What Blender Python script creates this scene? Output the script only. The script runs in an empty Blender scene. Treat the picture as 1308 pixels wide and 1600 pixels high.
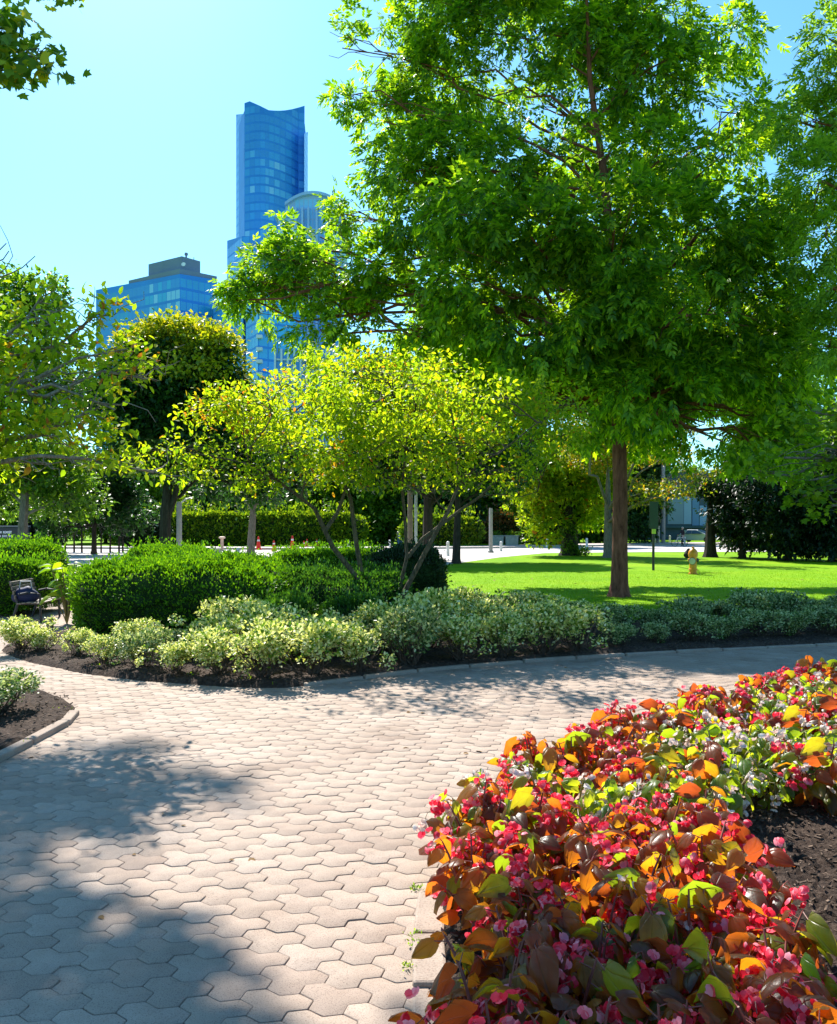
import bpy, bmesh, math, random
import numpy as np
from mathutils import Vector, Matrix

RNG = np.random.default_rng(7)
random.seed(7)
R = math.radians
SC = bpy.context.scene
COL = SC.collection
F = 1300.0; CX = 654.0; HY = 825.0; EYE = 1.62

def W(px, py, d): return np.array([(px - CX) * d / F, d, EYE + (HY - py) * d / F])
def G(px, py, z=0.0):
    d = (EYE - z) * F / (py - HY)
    return np.array([(px - CX) * d / F, d, z])

# ------------------------------------------------------------------ materials
def new_mat(name):
    m = bpy.data.materials.new(name); m.use_nodes = True
    nt = m.node_tree; nt.nodes.clear()
    out = nt.nodes.new('ShaderNodeOutputMaterial')
    return m, nt, out
def ramp(nt, cols, fac, interp='LINEAR'):
    r = nt.nodes.new('ShaderNodeValToRGB'); r.color_ramp.interpolation = interp
    e = r.color_ramp.elements
    while len(e) < len(cols): e.new(0.5)
    for i, (p, c) in enumerate(cols):
        e[i].position = p; e[i].color = (c[0], c[1], c[2], 1)
    nt.links.new(fac, r.inputs['Fac'])
    return r.outputs['Color']
def noise(nt, scale, detail=4, vec=None, rough=0.55):
    n = nt.nodes.new('ShaderNodeTexNoise')
    n.inputs['Scale'].default_value = scale; n.inputs['Detail'].default_value = detail
    n.inputs['Roughness'].default_value = rough
    if vec is None:
        g = nt.nodes.new('ShaderNodeNewGeometry'); vec = g.outputs['Position']
    nt.links.new(vec, n.inputs['Vector'])
    return n.outputs['Fac']
def mixc(nt, a, b, fac, mode='MIX'):
    m = nt.nodes.new('ShaderNodeMix'); m.data_type = 'RGBA'; m.blend_type = mode
    for s, v in ((m.inputs[0], fac), (m.inputs[6], a), (m.inputs[7], b)):
        if isinstance(v, (int, float)): s.default_value = v
        elif isinstance(v, tuple): s.default_value = (*v, 1) if len(v) == 3 else v
        else: nt.links.new(v, s)
    return m.outputs[2]
def bump(nt, h, strength, dist, normal=None):
    b = nt.nodes.new('ShaderNodeBump'); b.inputs['Strength'].default_value = strength
    b.inputs['Distance'].default_value = dist
    nt.links.new(h, b.inputs['Height'])
    return b.outputs['Normal']
def principled(nt, out, color, rough=0.6, spec=0.5, metal=0.0, normal=None):
    p = nt.nodes.new('ShaderNodeBsdfPrincipled')
    if isinstance(color, tuple): p.inputs['Base Color'].default_value = (*color, 1)
    else: nt.links.new(color, p.inputs['Base Color'])
    p.inputs['Roughness'].default_value = rough
    p.inputs['Specular IOR Level'].default_value = spec
    p.inputs['Metallic'].default_value = metal
    if normal is not None: nt.links.new(normal, p.inputs['Normal'])
    if out: nt.links.new(p.outputs[0], out.inputs['Surface'])
    return p
_plain = {}
def plain(name, color, rough=0.6, spec=0.4, metal=0.0, var=0.18, scale=6.0):
    if name in _plain: return _plain[name]
    m, nt, out = new_mat(name)
    n = noise(nt, scale, 5)
    lo = tuple(c * (1 - var) for c in color); hi = tuple(min(1, c * (1 + var)) for c in color)
    c = ramp(nt, [(0.3, lo), (0.7, hi)], n)
    principled(nt, out, c, rough, spec, metal)
    _plain[name] = m
    return m
def leaf_mat(name, cols, trans, tfac=0.45, rough=0.45, spec=0.35, big=0.25, scale=0.8):
    """leaf: colour differs from leaf to leaf and slowly through the crown; light passes through"""
    m, nt, out = new_mat(name)
    g = nt.nodes.new('ShaderNodeNewGeometry')
    oi = nt.nodes.new('ShaderNodeTexCoord')
    n = noise(nt, scale, 2, oi.outputs['Object'])
    ma = nt.nodes.new('ShaderNodeMath'); ma.operation = 'MULTIPLY_ADD'
    nt.links.new(n, ma.inputs[0]); ma.inputs[1].default_value = big * 2; ma.inputs[2].default_value = -big
    ad = nt.nodes.new('ShaderNodeMath'); ad.operation = 'ADD'; ad.use_clamp = True
    nt.links.new(g.outputs['Random Per Island'], ad.inputs[0]); nt.links.new(ma.outputs[0], ad.inputs[1])
    c = ramp(nt, cols, ad.outputs[0])
    p = principled(nt, None, c, rough, spec)
    t = nt.nodes.new('ShaderNodeBsdfTranslucent')
    tc = mixc(nt, c, trans, 1.0, 'MULTIPLY')
    nt.links.new(tc, t.inputs['Color'])
    mx = nt.nodes.new('ShaderNodeMixShader'); mx.inputs[0].default_value = tfac
    nt.links.new(p.outputs[0], mx.inputs[1]); nt.links.new(t.outputs[0], mx.inputs[2])
    nt.links.new(mx.outputs[0], out.inputs['Surface'])
    return m
def bark_mat(name, a, b, scale=14):
    m, nt, out = new_mat(name)
    tc = nt.nodes.new('ShaderNodeTexCoord'); mp = nt.nodes.new('ShaderNodeMapping')
    mp.inputs['Scale'].default_value = (1, 1, 0.22)
    nt.links.new(tc.outputs['Object'], mp.inputs['Vector'])
    n = noise(nt, scale, 6, mp.outputs[0], 0.65)
    c = ramp(nt, [(0.32, a), (0.66, b)], n)
    principled(nt, out, c, 0.9, 0.15, 0, bump(nt, n, 0.9, 0.03))
    return m

# ------------------------------------------------------------------ mesh helpers
def tag(o, label=None, cat=None, group=None, kind=None):
    if label: o['label'] = label
    if cat: o['category'] = cat
    if group: o['group'] = group
    if kind: o['kind'] = kind
    return o
def empty(name, loc, label, cat, group=None, rz=0.0):
    o = bpy.data.objects.new(name, None); COL.objects.link(o)
    o.location = loc; o.rotation_euler = (0, 0, rz); o.empty_display_size = 0.2
    return tag(o, label, cat, group)
def raw_mesh(name, V, faces, mats, midx=None, smooth=False):
    """faces: list of int arrays (n,k)"""
    me = bpy.data.meshes.new(name)
    V = np.asarray(V, dtype=np.float32)
    me.vertices.add(len(V)); me.vertices.foreach_set('co', V.ravel())
    loops = np.concatenate([np.asarray(f, dtype=np.int32).ravel() for f in faces])
    tot = np.concatenate([np.full(len(f), np.asarray(f).shape[1], dtype=np.int32) for f in faces])
    st = np.concatenate([[0], np.cumsum(tot)[:-1]]).astype(np.int32)
    me.loops.add(len(loops)); me.loops.foreach_set('vertex_index', loops)
    me.polygons.add(len(tot)); me.polygons.foreach_set('loop_start', st); me.polygons.foreach_set('loop_total', tot)
    if midx is not None: me.polygons.foreach_set('material_index', np.asarray(midx, dtype=np.int32))
    if smooth: me.polygons.foreach_set('use_smooth', np.ones(len(tot), dtype=bool))
    for m in mats: me.materials.append(m)
    me.update(calc_edges=True); me.validate()
    return me
def link(name, me, parent=None, loc=None):
    o = bpy.data.objects.new(name, me); COL.objects.link(o)
    if parent: o.parent = parent
    if loc is not None: o.location = loc
    return o
class MB:
    def __init__(s): s.v = []; s.f = []; s.m = []
    def add(s, verts, faces, mi=0):
        n = len(s.v); s.v += [tuple(map(float, v)) for v in verts]
        s.f += [tuple(n + i for i in f) for f in faces]; s.m += [mi] * len(faces)
    def box(s, c, size, mi=0, rz=0.0, taper=1.0):
        x, y, z = [k / 2 for k in size]; V = []
        for sz in (-1, 1):
            t = taper if sz > 0 else 1
            for sx, sy in ((-1, -1), (1, -1), (1, 1), (-1, 1)):
                a, b = sx * x * t, sy * y * t
                V.append((c[0] + a * math.cos(rz) - b * math.sin(rz), c[1] + a * math.sin(rz) + b * math.cos(rz), c[2] + sz * z))
        s.add(V, [(3, 2, 1, 0), (4, 5, 6, 7), (0, 1, 5, 4), (1, 2, 6, 5), (2, 3, 7, 6), (3, 0, 4, 7)], mi)
    def lathe(s, c, prof, n=16, mi=0, axis=None):
        V = []; Fc = []
        A = Vector((0, 0, 1)) if axis is None else Vector(axis).normalized()
        q = Vector((0, 0, 1)).rotation_difference(A)
        for r, z in prof:
            for i in range(n):
                a = 2 * math.pi * i / n
                p = q @ Vector((r * math.cos(a), r * math.sin(a), z)); V.append((c[0] + p.x, c[1] + p.y, c[2] + p.z))
        for k in range(len(prof) - 1):
            for i in range(n):
                j = (i + 1) % n
                Fc.append((k * n + i, k * n + j, (k + 1) * n + j, (k + 1) * n + i))
        Fc.append(tuple(range(n - 1, -1, -1))); Fc.append(tuple((len(prof) - 1) * n + i for i in range(n)))
        s.add(V, Fc, mi)
    def tube(s, pts, rad, n=6, mi=0):
        pts = [Vector(p) for p in pts]; V = []; Fc = []
        if not hasattr(rad, '__len__'): rad = [rad] * len(pts)
        up = Vector((0.123, 0.98, 0.11)).normalized()
        for k, p in enumerate(pts):
            t = (pts[min(k + 1, len(pts) - 1)] - pts[max(k - 1, 0)])
            if t.length < 1e-9: t = Vector((0, 0, 1))
            t.normalize(); a = t.cross(up)
            if a.length < 1e-3: a = t.cross(Vector((1, 0, 0)))
            a.normalize(); b = t.cross(a)
            for i in range(n):
                an = 2 * math.pi * i / n; q = p + (a * math.cos(an) + b * math.sin(an)) * rad[k]
                V.append(q)
        for k in range(len(pts) - 1):
            for i in range(n):
                j = (i + 1) % n
                Fc.append((k * n + i, k * n + j, (k + 1) * n + j, (k + 1) * n + i))
        Fc.append(tuple(range(n - 1, -1, -1))); Fc.append(tuple((len(pts) - 1) * n + i for i in range(n)))
        s.add(V, Fc, mi)
    def prism(s, poly, z0, z1, mi=0):
        n = len(poly); V = [(x, y, z0) for x, y in poly] + [(x, y, z1) for x, y in poly]
        s.add(V, [tuple(range(n - 1, -1, -1)), tuple(range(n, 2 * n))] + [(i, (i + 1) % n, n + (i + 1) % n, n + i) for i in range(n)], mi)
    def build(s, name, mats, parent=None, smooth=False, bevel=0.0, loc=None):
        me = bpy.data.meshes.new(name); me.from_pydata(s.v, [], s.f)
        if not isinstance(mats, (list, tuple)): mats = [mats]
        for m in mats: me.materials.append(m)
        me.polygons.foreach_set('material_index', s.m)
        if smooth: me.shade_smooth() if hasattr(me, 'shade_smooth') else None
        me.update()
        o = link(name, me, parent, loc)
        if smooth:
            try: me.set_sharp_from_angle(angle=R(38))
            except Exception: pass
        if bevel:
            b = o.modifiers.new('bevel', 'BEVEL'); b.width = bevel; b.segments = 2; b.limit_method = 'ANGLE'
        return o
def copy_tree(o, parent=None):
    c = o.copy(); COL.objects.link(c)
    if parent: c.parent = parent
    for ch in list(o.children): copy_tree(ch, c)
    return c

# ------------------------------------------------------------------ leaves
def norm(a): return a / np.maximum(np.linalg.norm(a, axis=-1, keepdims=True), 1e-9)
def rand_unit(n): return norm(RNG.normal(size=(n, 3)))
T_DIAMOND = (np.array([(0, 0, 0), (.42, .5, .14), (1, 0, -.08), (.42, -.5, .14)]), np.array([(0, 3, 2), (0, 2, 1)]))
T_OVAL = (np.array([(0, 0, 0), (.28, .42, .10), (.68, .38, .10), (1, 0, -.1), (.68, -.38, .10), (.28, -.42, .10)]), np.array([(0, 5, 4, 3), (0, 3, 2, 1)]))
_mp = [(0, 0), (.02, .28), (.2, .62), (.3, .4), (.62, .62), (.6, .3), (1, 0), (.6, -.3), (.62, -.62), (.3, -.4), (.2, -.62), (.02, -.28)]
T_MAPLE = (np.array([(.33, 0, .0)] + [(u, v, .12 * abs(v) - .1 * u) for u, v in _mp]), np.array([(0, 1 + (i + 1) % 12, 1 + i) for i in range(12)]))
def place(template, P, D, N, L, Wd):
    T, Fc = template
    D = norm(D); N = norm(N - (N * D).sum(1, keepdims=True) * D); S = np.cross(N, D)
    L = np.broadcast_to(np.asarray(L, float).reshape(-1, 1, 1), (len(P), 1, 1)); Wd = np.broadcast_to(np.asarray(Wd, float).reshape(-1, 1, 1), (len(P), 1, 1))
    V = P[:, None] + D[:, None] * (T[None, :, 0:1] * L) + S[:, None] * (T[None, :, 1:2] * Wd) + N[:, None] * (T[None, :, 2:3] * Wd)
    k = len(T); n = len(P)
    Fa = (Fc[None] + (np.arange(n) * k)[:, None, None]).reshape(-1, Fc.shape[1])
    return V.reshape(-1, 3), Fa
def clump(p, f, ph=0.0):
    x, y, z = p[:, 0] * f, p[:, 1] * f, p[:, 2] * f
    return (np.sin(x * 1.3 + 1.7 * np.sin(y * .9 + ph)) + np.sin(y * 1.7 + 1.3 * np.sin(z * 1.1 + 2 + ph)) + np.sin(z * 1.9 + 1.5 * np.sin(x * 1.2 + 4 + ph))
            + .6 * np.sin(x * 3.1 + z * 2.7 + ph) + .6 * np.sin(y * 3.7 - z * 2.9 + ph)) / 4.2
def lobe_points(lobes, per_m3, thr=-0.15, freq=2.0, inner=0.3):
    Ps, Ds = [], []
    for (c, r) in lobes:
        c = np.asarray(c, float); r = np.asarray(r, float)
        n = int(per_m3 * 4.19 * r[0] * r[1] * r[2]) + 8
        u = rand_unit(n); rad = (inner ** 2.2 + (1 - inner ** 2.2) * RNG.random(n)) ** (1 / 2.2)
        wob = 1 + .22 * clump(u * 2.2 + c, 1.5) + .10 * clump(u * 5 + c, 2.0)
        p = c + u * (rad * wob)[:, None] * r
        keep = clump(p, freq) > thr
        Ps.append(p[keep]); Ds.append(norm((u / r)[keep]))
    return np.concatenate(Ps), np.concatenate(Ds)
def sprays_compound(P, O, L, Wd, rachis, droop=.35):
    n = len(P)
    Rd = norm(O * .8 + rand_unit(n) * .7 + np.array([0, 0, -droop]))
    up = norm(np.array([0, 0, 1.0]) + rand_unit(n) * .55)
    S = norm(np.cross(Rd, up)); Nn = norm(np.cross(S, Rd))
    Pl, Dl, Nl = [], [], []
    for t, sd in ((.3, 1), (.3, -1), (.6, 1), (.6, -1), (.88, 1), (.88, -1), (1, 0)):
        Pl.append(P + Rd * rachis * t + np.array([0, 0, -1.0]) * (rachis * .25 * t * t))
        Dl.append(Rd * (.75 if sd else 1) + S * sd * .8 + np.array([0, 0, -droop * .7]) + rand_unit(n) * .2)
        Nl.append(Nn + rand_unit(n) * .35)
    Pl, Dl, Nl = map(np.concatenate, (Pl, Dl, Nl))
    q = .75 + .5 * RNG.random(len(Pl))
    return place(T_DIAMOND, Pl, Dl, Nl, L * q, Wd * q)
def sprays_simple(P, O, L, Wd, k=5, spread=.1, droop=.1, flat=.6, template=T_DIAMOND):
    n = len(P)
    Pl = np.repeat(P, k, 0) + RNG.normal(size=(n * k, 3)) * spread
    Dl = norm(np.repeat(O, k, 0) * .6 + rand_unit(n * k) * .9 + np.array([0, 0, -droop]))
    Nl = norm(np.array([0, 0, 1.0]) + rand_unit(n * k) * flat)
    q = .65 + .7 * RNG.random(n * k)
    return place(template, Pl, Dl, Nl, L * q, Wd * q)
def leaf_obj(name, VF, mat, parent, origin=(0, 0, 0)):
    V, Fa = VF
    return link(name, raw_mesh(name, V - np.asarray(origin), [Fa], [mat]), parent)

# branches: limbs from the trunk to every lobe and twigs inside the lobe
def jitter_line(a, b, n, amp, sag=0.0):
    a = np.asarray(a, float); b = np.asarray(b, float); L = np.linalg.norm(b - a); out = []
    for i in range(n + 1):
        t = i / n; p = a + (b - a) * t
        if 0 < i < n: p = p + RNG.normal(size=3) * amp * L
        p = p + np.array([0, 0, sag * L * math.sin(math.pi * t)])
        out.append(p)
    return out
def limbs(mb, trunk_pts, trunk_rad, lobes, r0=.35, twigs=5, zlow=.35, org=(0, 0, 0), twr=.012, rise=.35):
    org = np.asarray(org, float); tp = np.array(trunk_pts, float); zs = tp[:, 2]
    for (c, r) in lobes:
        c = np.asarray(c, float); r = np.asarray(r, float)
        hd = math.hypot(c[0] - tp[-1, 0], c[1] - tp[-1, 1])
        zz = np.clip(c[2] - .55 * hd - rise, zs[0] + (zs[-1] - zs[0]) * zlow, zs[-1])
        k = int(np.clip(np.searchsorted(zs, zz), 1, len(zs) - 1)); t = (zz - zs[k - 1]) / max(zs[k] - zs[k - 1], 1e-6)
        a = tp[k - 1] + (tp[k] - tp[k - 1]) * t; ra = (trunk_rad[k - 1] + (trunk_rad[k] - trunk_rad[k - 1]) * t) * r0
        line = jitter_line(a, c, 6, .035, .06)
        rads = [ra * (1 - .8 * i / 6) + twr * .6 for i in range(7)]
        mb.tube([p - org for p in line], rads, 6)
        for _ in range(twigs):
            s = random.uniform(.45, 1.0); i = int(s * 5.99); p0 = line[i] + (line[i + 1] - line[i]) * (s * 6 - i) if i < 6 else line[6]
            e = c + rand_unit(1)[0] * r * random.uniform(.6, .95)
            l2 = jitter_line(p0, e, 4, .05, .04)
            mb.tube([p - org for p in l2], [max(ra * .28 * (1 - .8 * j / 4), twr * (1 - .55 * j / 4)) for j in range(5)], 4)
def trunk_tube(mb, pts, rads, n=12, org=(0, 0, 0)):
    org = np.asarray(org, float); mb.tube([np.asarray(p) - org for p in pts], rads, n)

# ------------------------------------------------------------------ camera, world, sun
cam = bpy.data.cameras.new('camera'); co = bpy.data.objects.new('camera', cam); COL.objects.link(co)
co.location = (0, 0, EYE); co.rotation_euler = (R(90), 0, 0)
cam.sensor_fit = 'HORIZONTAL'; cam.sensor_width = 36; cam.lens = 36 * F / 1308
cam.shift_y = (HY - 800) / 1308; cam.clip_start = .05; cam.clip_end = 6000
SC.camera = co
SUN_AZ = R(-22); SUN_EL = R(44)   # azimuth measured from the viewing direction, positive to the right
wd = bpy.data.worlds.new('World'); SC.world = wd; wd.use_nodes = True
nt = wd.node_tree; nt.nodes.clear()
wo = nt.nodes.new('ShaderNodeOutputWorld'); bg = nt.nodes.new('ShaderNodeBackground')
sky = nt.nodes.new('ShaderNodeTexSky'); sky.sky_type = 'NISHITA'; sky.sun_disc = False
sky.sun_elevation = SUN_EL; sky.sun_rotation = SUN_AZ
sky.air_density = 1.0; sky.dust_density = 0.3; sky.ozone_density = 2.0
tint = mixc(nt, sky.outputs[0], (0.60, 1.02, 1.13), 1.0, 'MULTIPLY')
nt.links.new(tint, bg.inputs['Color']); bg.inputs['Strength'].default_value = 0.098
nt.links.new(bg.outputs[0], wo.inputs['Surface'])
sl = bpy.data.lights.new('sun', 'SUN'); sl.energy = 5.0; sl.angle = R(0.53); sl.color = (1, .95, .86)
so = bpy.data.objects.new('sun', sl); COL.objects.link(so)
sd = Vector((math.sin(SUN_AZ) * math.cos(SUN_EL), math.cos(SUN_AZ) * math.cos(SUN_EL), math.sin(SUN_EL)))
so.rotation_euler = sd.to_track_quat('Z', 'Y').to_euler(); so.location = (0, 0, 60)
SC.view_settings.view_transform = 'Standard'; SC.view_settings.look = 'None'
SC.view_settings.exposure = 1.25; SC.view_settings.gamma = 1.0; SC.view_settings.use_curve_mapping = False
SC.render.engine = 'CYCLES'
SC.cycles.max_bounces = 6; SC.cycles.transmission_bounces = 4; SC.cycles.diffuse_bounces = 3; SC.cycles.glossy_bounces = 2
SC.cycles.caustics_reflective = False; SC.cycles.caustics_refractive = False

# ------------------------------------------------------------------ ground and setting
def poly_sd(poly, X, Y):
    """signed distance, positive inside"""
    p = np.array(poly, float); d = np.full(X.shape, 1e9); ins = np.zeros(X.shape, bool)
    for i in range(len(p)):
        a, b = p[i], p[(i + 1) % len(p)]; e = b - a
        wx, wy = X - a[0], Y - a[1]
        t = np.clip((wx * e[0] + wy * e[1]) / (e @ e), 0, 1)
        d = np.minimum(d, np.hypot(wx - e[0] * t, wy - e[1] * t))
        c = (a[1] > Y) != (b[1] > Y)
        with np.errstate(divide='ignore', invalid='ignore'):
            ins ^= c & (X < (b[0] - a[0]) * (Y - a[1]) / (b[1] - a[1] + 1e-12) + a[0])
    return np.where(ins, d, -d)
def smooth_poly(p, n=6):
    p = np.array(p, float); out = []; N = len(p)
    for i in range(N):
        p0, p1, p2, p3 = p[i - 1], p[i], p[(i + 1) % N], p[(i + 2) % N]
        for k in range(n):
            t = k / n
            out.append(.5 * ((2 * p1) + (-p0 + p2) * t + (2 * p0 - 5 * p1 + 4 * p2 - p3) * t * t + (-p0 + 3 * p1 - 3 * p2 + p3) * t ** 3))
    return np.array(out)
def sheet(name, poly, z, mat, kind='structure'):
    mb = MB(); mb.add([(x, y, z) for x, y in poly], [tuple(range(len(poly)))])
    return tag(mb.build(name, mat), kind=kind)

# lawn
m_lawn, nt, out = new_mat('lawn_grass')
n1 = noise(nt, .35, 3); n2 = noise(nt, 9, 6, None, .7); n3 = noise(nt, 60, 3, None, .7)
c1 = ramp(nt, [(.25, (.135, .29, .006)), (.5, (.20, .38, .007)), (.75, (.28, .41, .012))], n1)
c2 = ramp(nt, [(.3, (.62, .66, .6)), (.62, (1, 1, 1))], n2)
c3 = ramp(nt, [(.3, (.6, .66, .55)), (.6, (1, 1, 1))], n3)
principled(nt, out, mixc(nt, mixc(nt, c1, c2, .8, 'MULTIPLY'), c3, .7, 'MULTIPLY'), .85, .05, 0, bump(nt, n3, .6, .02))
sheet('lawn', [(-1500, -60), (1500, -60), (1500, 3000), (-1500, 3000)], -.03, m_lawn)

ISLAND = [(-5.6, 11.3), (-4.95, 10.3), (-3.9, 9.4), (-3.1, 8.9), (-2, 8.5), (-1.39, 8.42), (-.9, 8.74), (.34, 9.57), (1.94, 10.3), (3.74, 10.9),
          (5.8, 11.5), (9, 12.3), (14, 13.4), (14, 16.5), (8, 15.0), (5, 14.4), (2.6, 14.3), (0.9, 15.5), (0.3, 18), (-1, 20.5), (-5, 21), (-6, 19), (-5.6, 15), (-5.5, 13)]
FLOWER = [(.12, .6), (.1, 2.2), (.1, 3.4), (.14, 3.95), (.35, 4.5), (.95, 5.25), (1.8, 6.1), (2.8, 7.05), (3.9, 7.95), (5.5, 8.9), (8, 9.8), (9, 7), (7, 3), (4, .6)]
LEFTBED = [(-3.0, 3.2), (-2.95, 5.2), (-2.92, 6.3), (-2.95, 7.1), (-3.4, 7.9), (-4.4, 8.5), (-6, 9.2), (-9, 9.8), (-10, 7), (-9, 3), (-5, 2)]

# paving stones: each is three joined hexagons
m_pav, nt, out = new_mat('concrete_paver')
g = nt.nodes.new('ShaderNodeNewGeometry')
c = ramp(nt, [(0, (.325, .245, .195)), (.3, (.365, .281, .222)), (.7, (.385, .296, .236)), (1, (.412, .326, .266))], g.outputs['Random Per Island'])
sp = noise(nt, 190, 2, None, .8); pt = noise(nt, 1.3, 5, None, .6); pm = noise(nt, 14, 5, None, .7)
c = mixc(nt, c, ramp(nt, [(.36, (.42, .38, .36)), (.46, (1, 1, 1)), (.62, (1, 1, 1)), (.72, (1.12, 1.1, 1.1))], sp), .75, 'MULTIPLY')
c = mixc(nt, c, ramp(nt, [(.3, (.70, .66, .63)), (.42, (.9, .88, .87)), (.6, (1, 1, 1))], pt), .8, 'MULTIPLY')
c = mixc(nt, c, ramp(nt, [(.3, (.82, .8, .78)), (.6, (1, 1, 1))], pm), .6, 'MULTIPLY')
principled(nt, out, c, .85, .25, 0, bump(nt, sp, .5, .004))
m_sand, nt, out = new_mat('joint_sand')
n = noise(nt, 40, 6, None, .7); n2 = noise(nt, 2.2, 4)
c = ramp(nt, [(.35, (.085, .066, .050)), (.7, (.22, .175, .135))], n)
c = mixc(nt, c, (.06, .09, .025), ramp(nt, [(.58, (0, 0, 0)), (.72, (.8, .8, .8))], n2), 'MIX')
principled(nt, out, c, .95, .1, 0, bump(nt, n, .6, .01))
PATH = [(-16, -4), (14, -4), (14, 14), (-2, 13.0), (-5, 14), (-5.2, 22), (-16, 24)]
sheet('path_base', PATH, -.0105, m_sand)
def pavers():
    w = .124; SQ = np.array([1.0, .77]); a = w / math.sqrt(3); rot = R(-13)
    hx = [(a * math.sin(math.pi / 3 * k), a * math.cos(math.pi / 3 * k)) for k in range(6)]
    e1 = np.array([w, 0]); e2 = np.array([w / 2, -1.5 * a])
    edges = {}
    for cen in (np.zeros(2), e1, e2):
        vs = [(round(cen[0] + x, 5), round(cen[1] + y, 5)) for x, y in hx]
        for k in range(6):
            A, B = vs[k], vs[(k + 1) % 6]
            near = [q for q in edges if abs(q[0][0] - B[0]) + abs(q[0][1] - B[1]) + abs(q[1][0] - A[0]) + abs(q[1][1] - A[1]) < 1e-3]
            if near: del edges[near[0]]
            else: edges[(A, B)] = 1
    es = list(edges); loop = [es[0]]; es.pop(0)
    while es:
        t = loop[-1][1]; k = min(range(len(es)), key=lambda i: abs(es[i][0][0] - t[0]) + abs(es[i][0][1] - t[1])); loop.append(es.pop(k))
    poly = np.array([e[0] for e in loop])
    cen = (e1 + e2) / 3; poly = poly - cen
    area = .5 * np.sum(poly[:, 0] * np.roll(poly[:, 1], -1) - np.roll(poly[:, 0], -1) * poly[:, 1])
    if area < 0: poly = poly[::-1]
    # finer outline with softened corners
    q = []
    for i in range(len(poly)):
        p0, p1, p2 = poly[i - 1], poly[i], poly[(i + 1) % len(poly)]
        q += [p1 + (p0 - p1) * .07, p1 + (p2 - p1) * .07]
    poly = np.array(q) * SQ; N = len(poly)
    def inset(p, g):
        t = norm(np.roll(p, -1, 0) - p); nrm = np.stack([-t[:, 1], t[:, 0]], 1); pn = np.roll(nrm, 1, 0)
        m = norm(nrm + pn); return p + m * (g / np.maximum((m * nrm).sum(1, keepdims=True), .5))
    r0 = inset(poly, .0016); r1 = inset(poly, .0046)
    T1 = e1 + e2; T2 = 3 * e1
    ij = np.array([(i, j) for i in range(-260, 260) for j in range(-140, 140)])
    C = (ij[:, :1] * T1 + ij[:, 1:] * T2) * SQ
    cr, sr = math.cos(rot), math.sin(rot); Rm = np.array([[cr, sr], [-sr, cr]])
    C = C @ Rm
    X, Y = C[:, 0], C[:, 1]
    ok = (Y > 1.2) & (Y < 17) & (X > -11) & (X < 9.5) & (np.abs(X) < Y * .62 + 1.0) & (poly_sd(PATH, X, Y) > 0)
    for b in (ISLAND, FLOWER, LEFTBED): ok &= poly_sd(smooth_poly(b, 4), X, Y) < .16
    C = C[ok]; n = len(C)
    r0 = r0 @ Rm; r1 = r1 @ Rm
    h = RNG.normal(size=n) * .0010; tl = RNG.normal(size=(n, 2)) * .007; ja = RNG.normal(size=(n, 2)) * .0009
    def ring(r, z):
        xy = C[:, None] + ja[:, None] + r[None]
        zz = z + h[:, None] + (r[None] * tl[:, None]).sum(2)
        return np.concatenate([xy, zz[..., None]], 2)
    V = np.concatenate([ring(r0, -.02), ring(r0, -.0013), ring(r1, 0.0)], 1).reshape(-1, 3)
    b = (np.arange(n) * 3 * N)[:, None]
    quads = []
    for k in (0, 1):
        for i in range(N):
            j = (i + 1) % N
            quads.append(np.concatenate([b + k * N + i, b + k * N + j, b + (k + 1) * N + j, b + (k + 1) * N + i], 1))
    top = b + 2 * N + np.arange(N)[None]
    return raw_mesh('path', V, [np.concatenate(quads), top], [m_pav])
tag(link('path', pavers()), kind='structure')

# soil beds
m_soil, nt, out = new_mat('garden_soil')
n = noise(nt, 28, 8, None, .75); n2 = noise(nt, 3, 4)
c = ramp(nt, [(.3, (.018, .012, .009)), (.5, (.065, .045, .036)), (.62, (.11, .08, .064)), (.78, (.20, .155, .125))], n)
c = mixc(nt, c, ramp(nt, [(.3, (.7, .66, .62)), (.7, (1.1, 1.08, 1.05))], n2), 1.0, 'MULTIPLY')
principled(nt, out, c, .95, .15, 0, bump(nt, n, 1.0, .03))
def soil(name, poly, step, h, x0, x1, y0, y1, rough=.012):
    sp_ = smooth_poly(poly, 5)
    xs = np.arange(x0, x1, step); ys = np.arange(y0, y1, step); X, Y = np.meshgrid(xs, ys)
    Xj = X + RNG.normal(size=X.shape) * step * .15; Yj = Y + RNG.normal(size=X.shape) * step * .15
    d = poly_sd(sp_, Xj, Yj); t = np.clip((d + .05) / .13, 0, 1); Z = -.05 + (h + .05) * (t * t * (3 - 2 * t)) ** .7
    P = np.stack([Xj.ravel(), Yj.ravel(), np.zeros(X.size)], 1)
    Z = Z + np.where(d > -.03, (clump(P, 6) * rough + clump(P, 21, 1) * rough * .8 + clump(P, 55, 2) * rough * .7).reshape(X.shape) + RNG.normal(size=X.shape) * rough * .35, 0)
    V = np.stack([Xj.ravel(), Yj.ravel(), Z.ravel()], 1); nx, ny = len(xs), len(ys)
    I = (np.arange(ny - 1)[:, None] * nx + np.arange(nx - 1)[None]).ravel()
    keep = (d[:-1, :-1] > -.2).ravel(); I = I[keep]
    return tag(link(name, raw_mesh(name, V, [np.stack([I, I + 1, I + nx + 1, I + nx], 1)], [m_soil], None, True)), kind='structure')
soil('soil_bed', ISLAND, .06, .06, -6.4, 14.2, 8.2, 21.2, .016)
soil('soil_bed', FLOWER, .014, .05, .02, 3.4, 1.4, 5.2, .017)
soil('soil_bed', [(p[0], p[1]) for p in FLOWER], .05, .045, .02, 9.2, 1.0, 10, .012)
soil('soil_bed', LEFTBED, .03, .05, -6.0, -2.7, 3.0, 9.4, .012)

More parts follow.
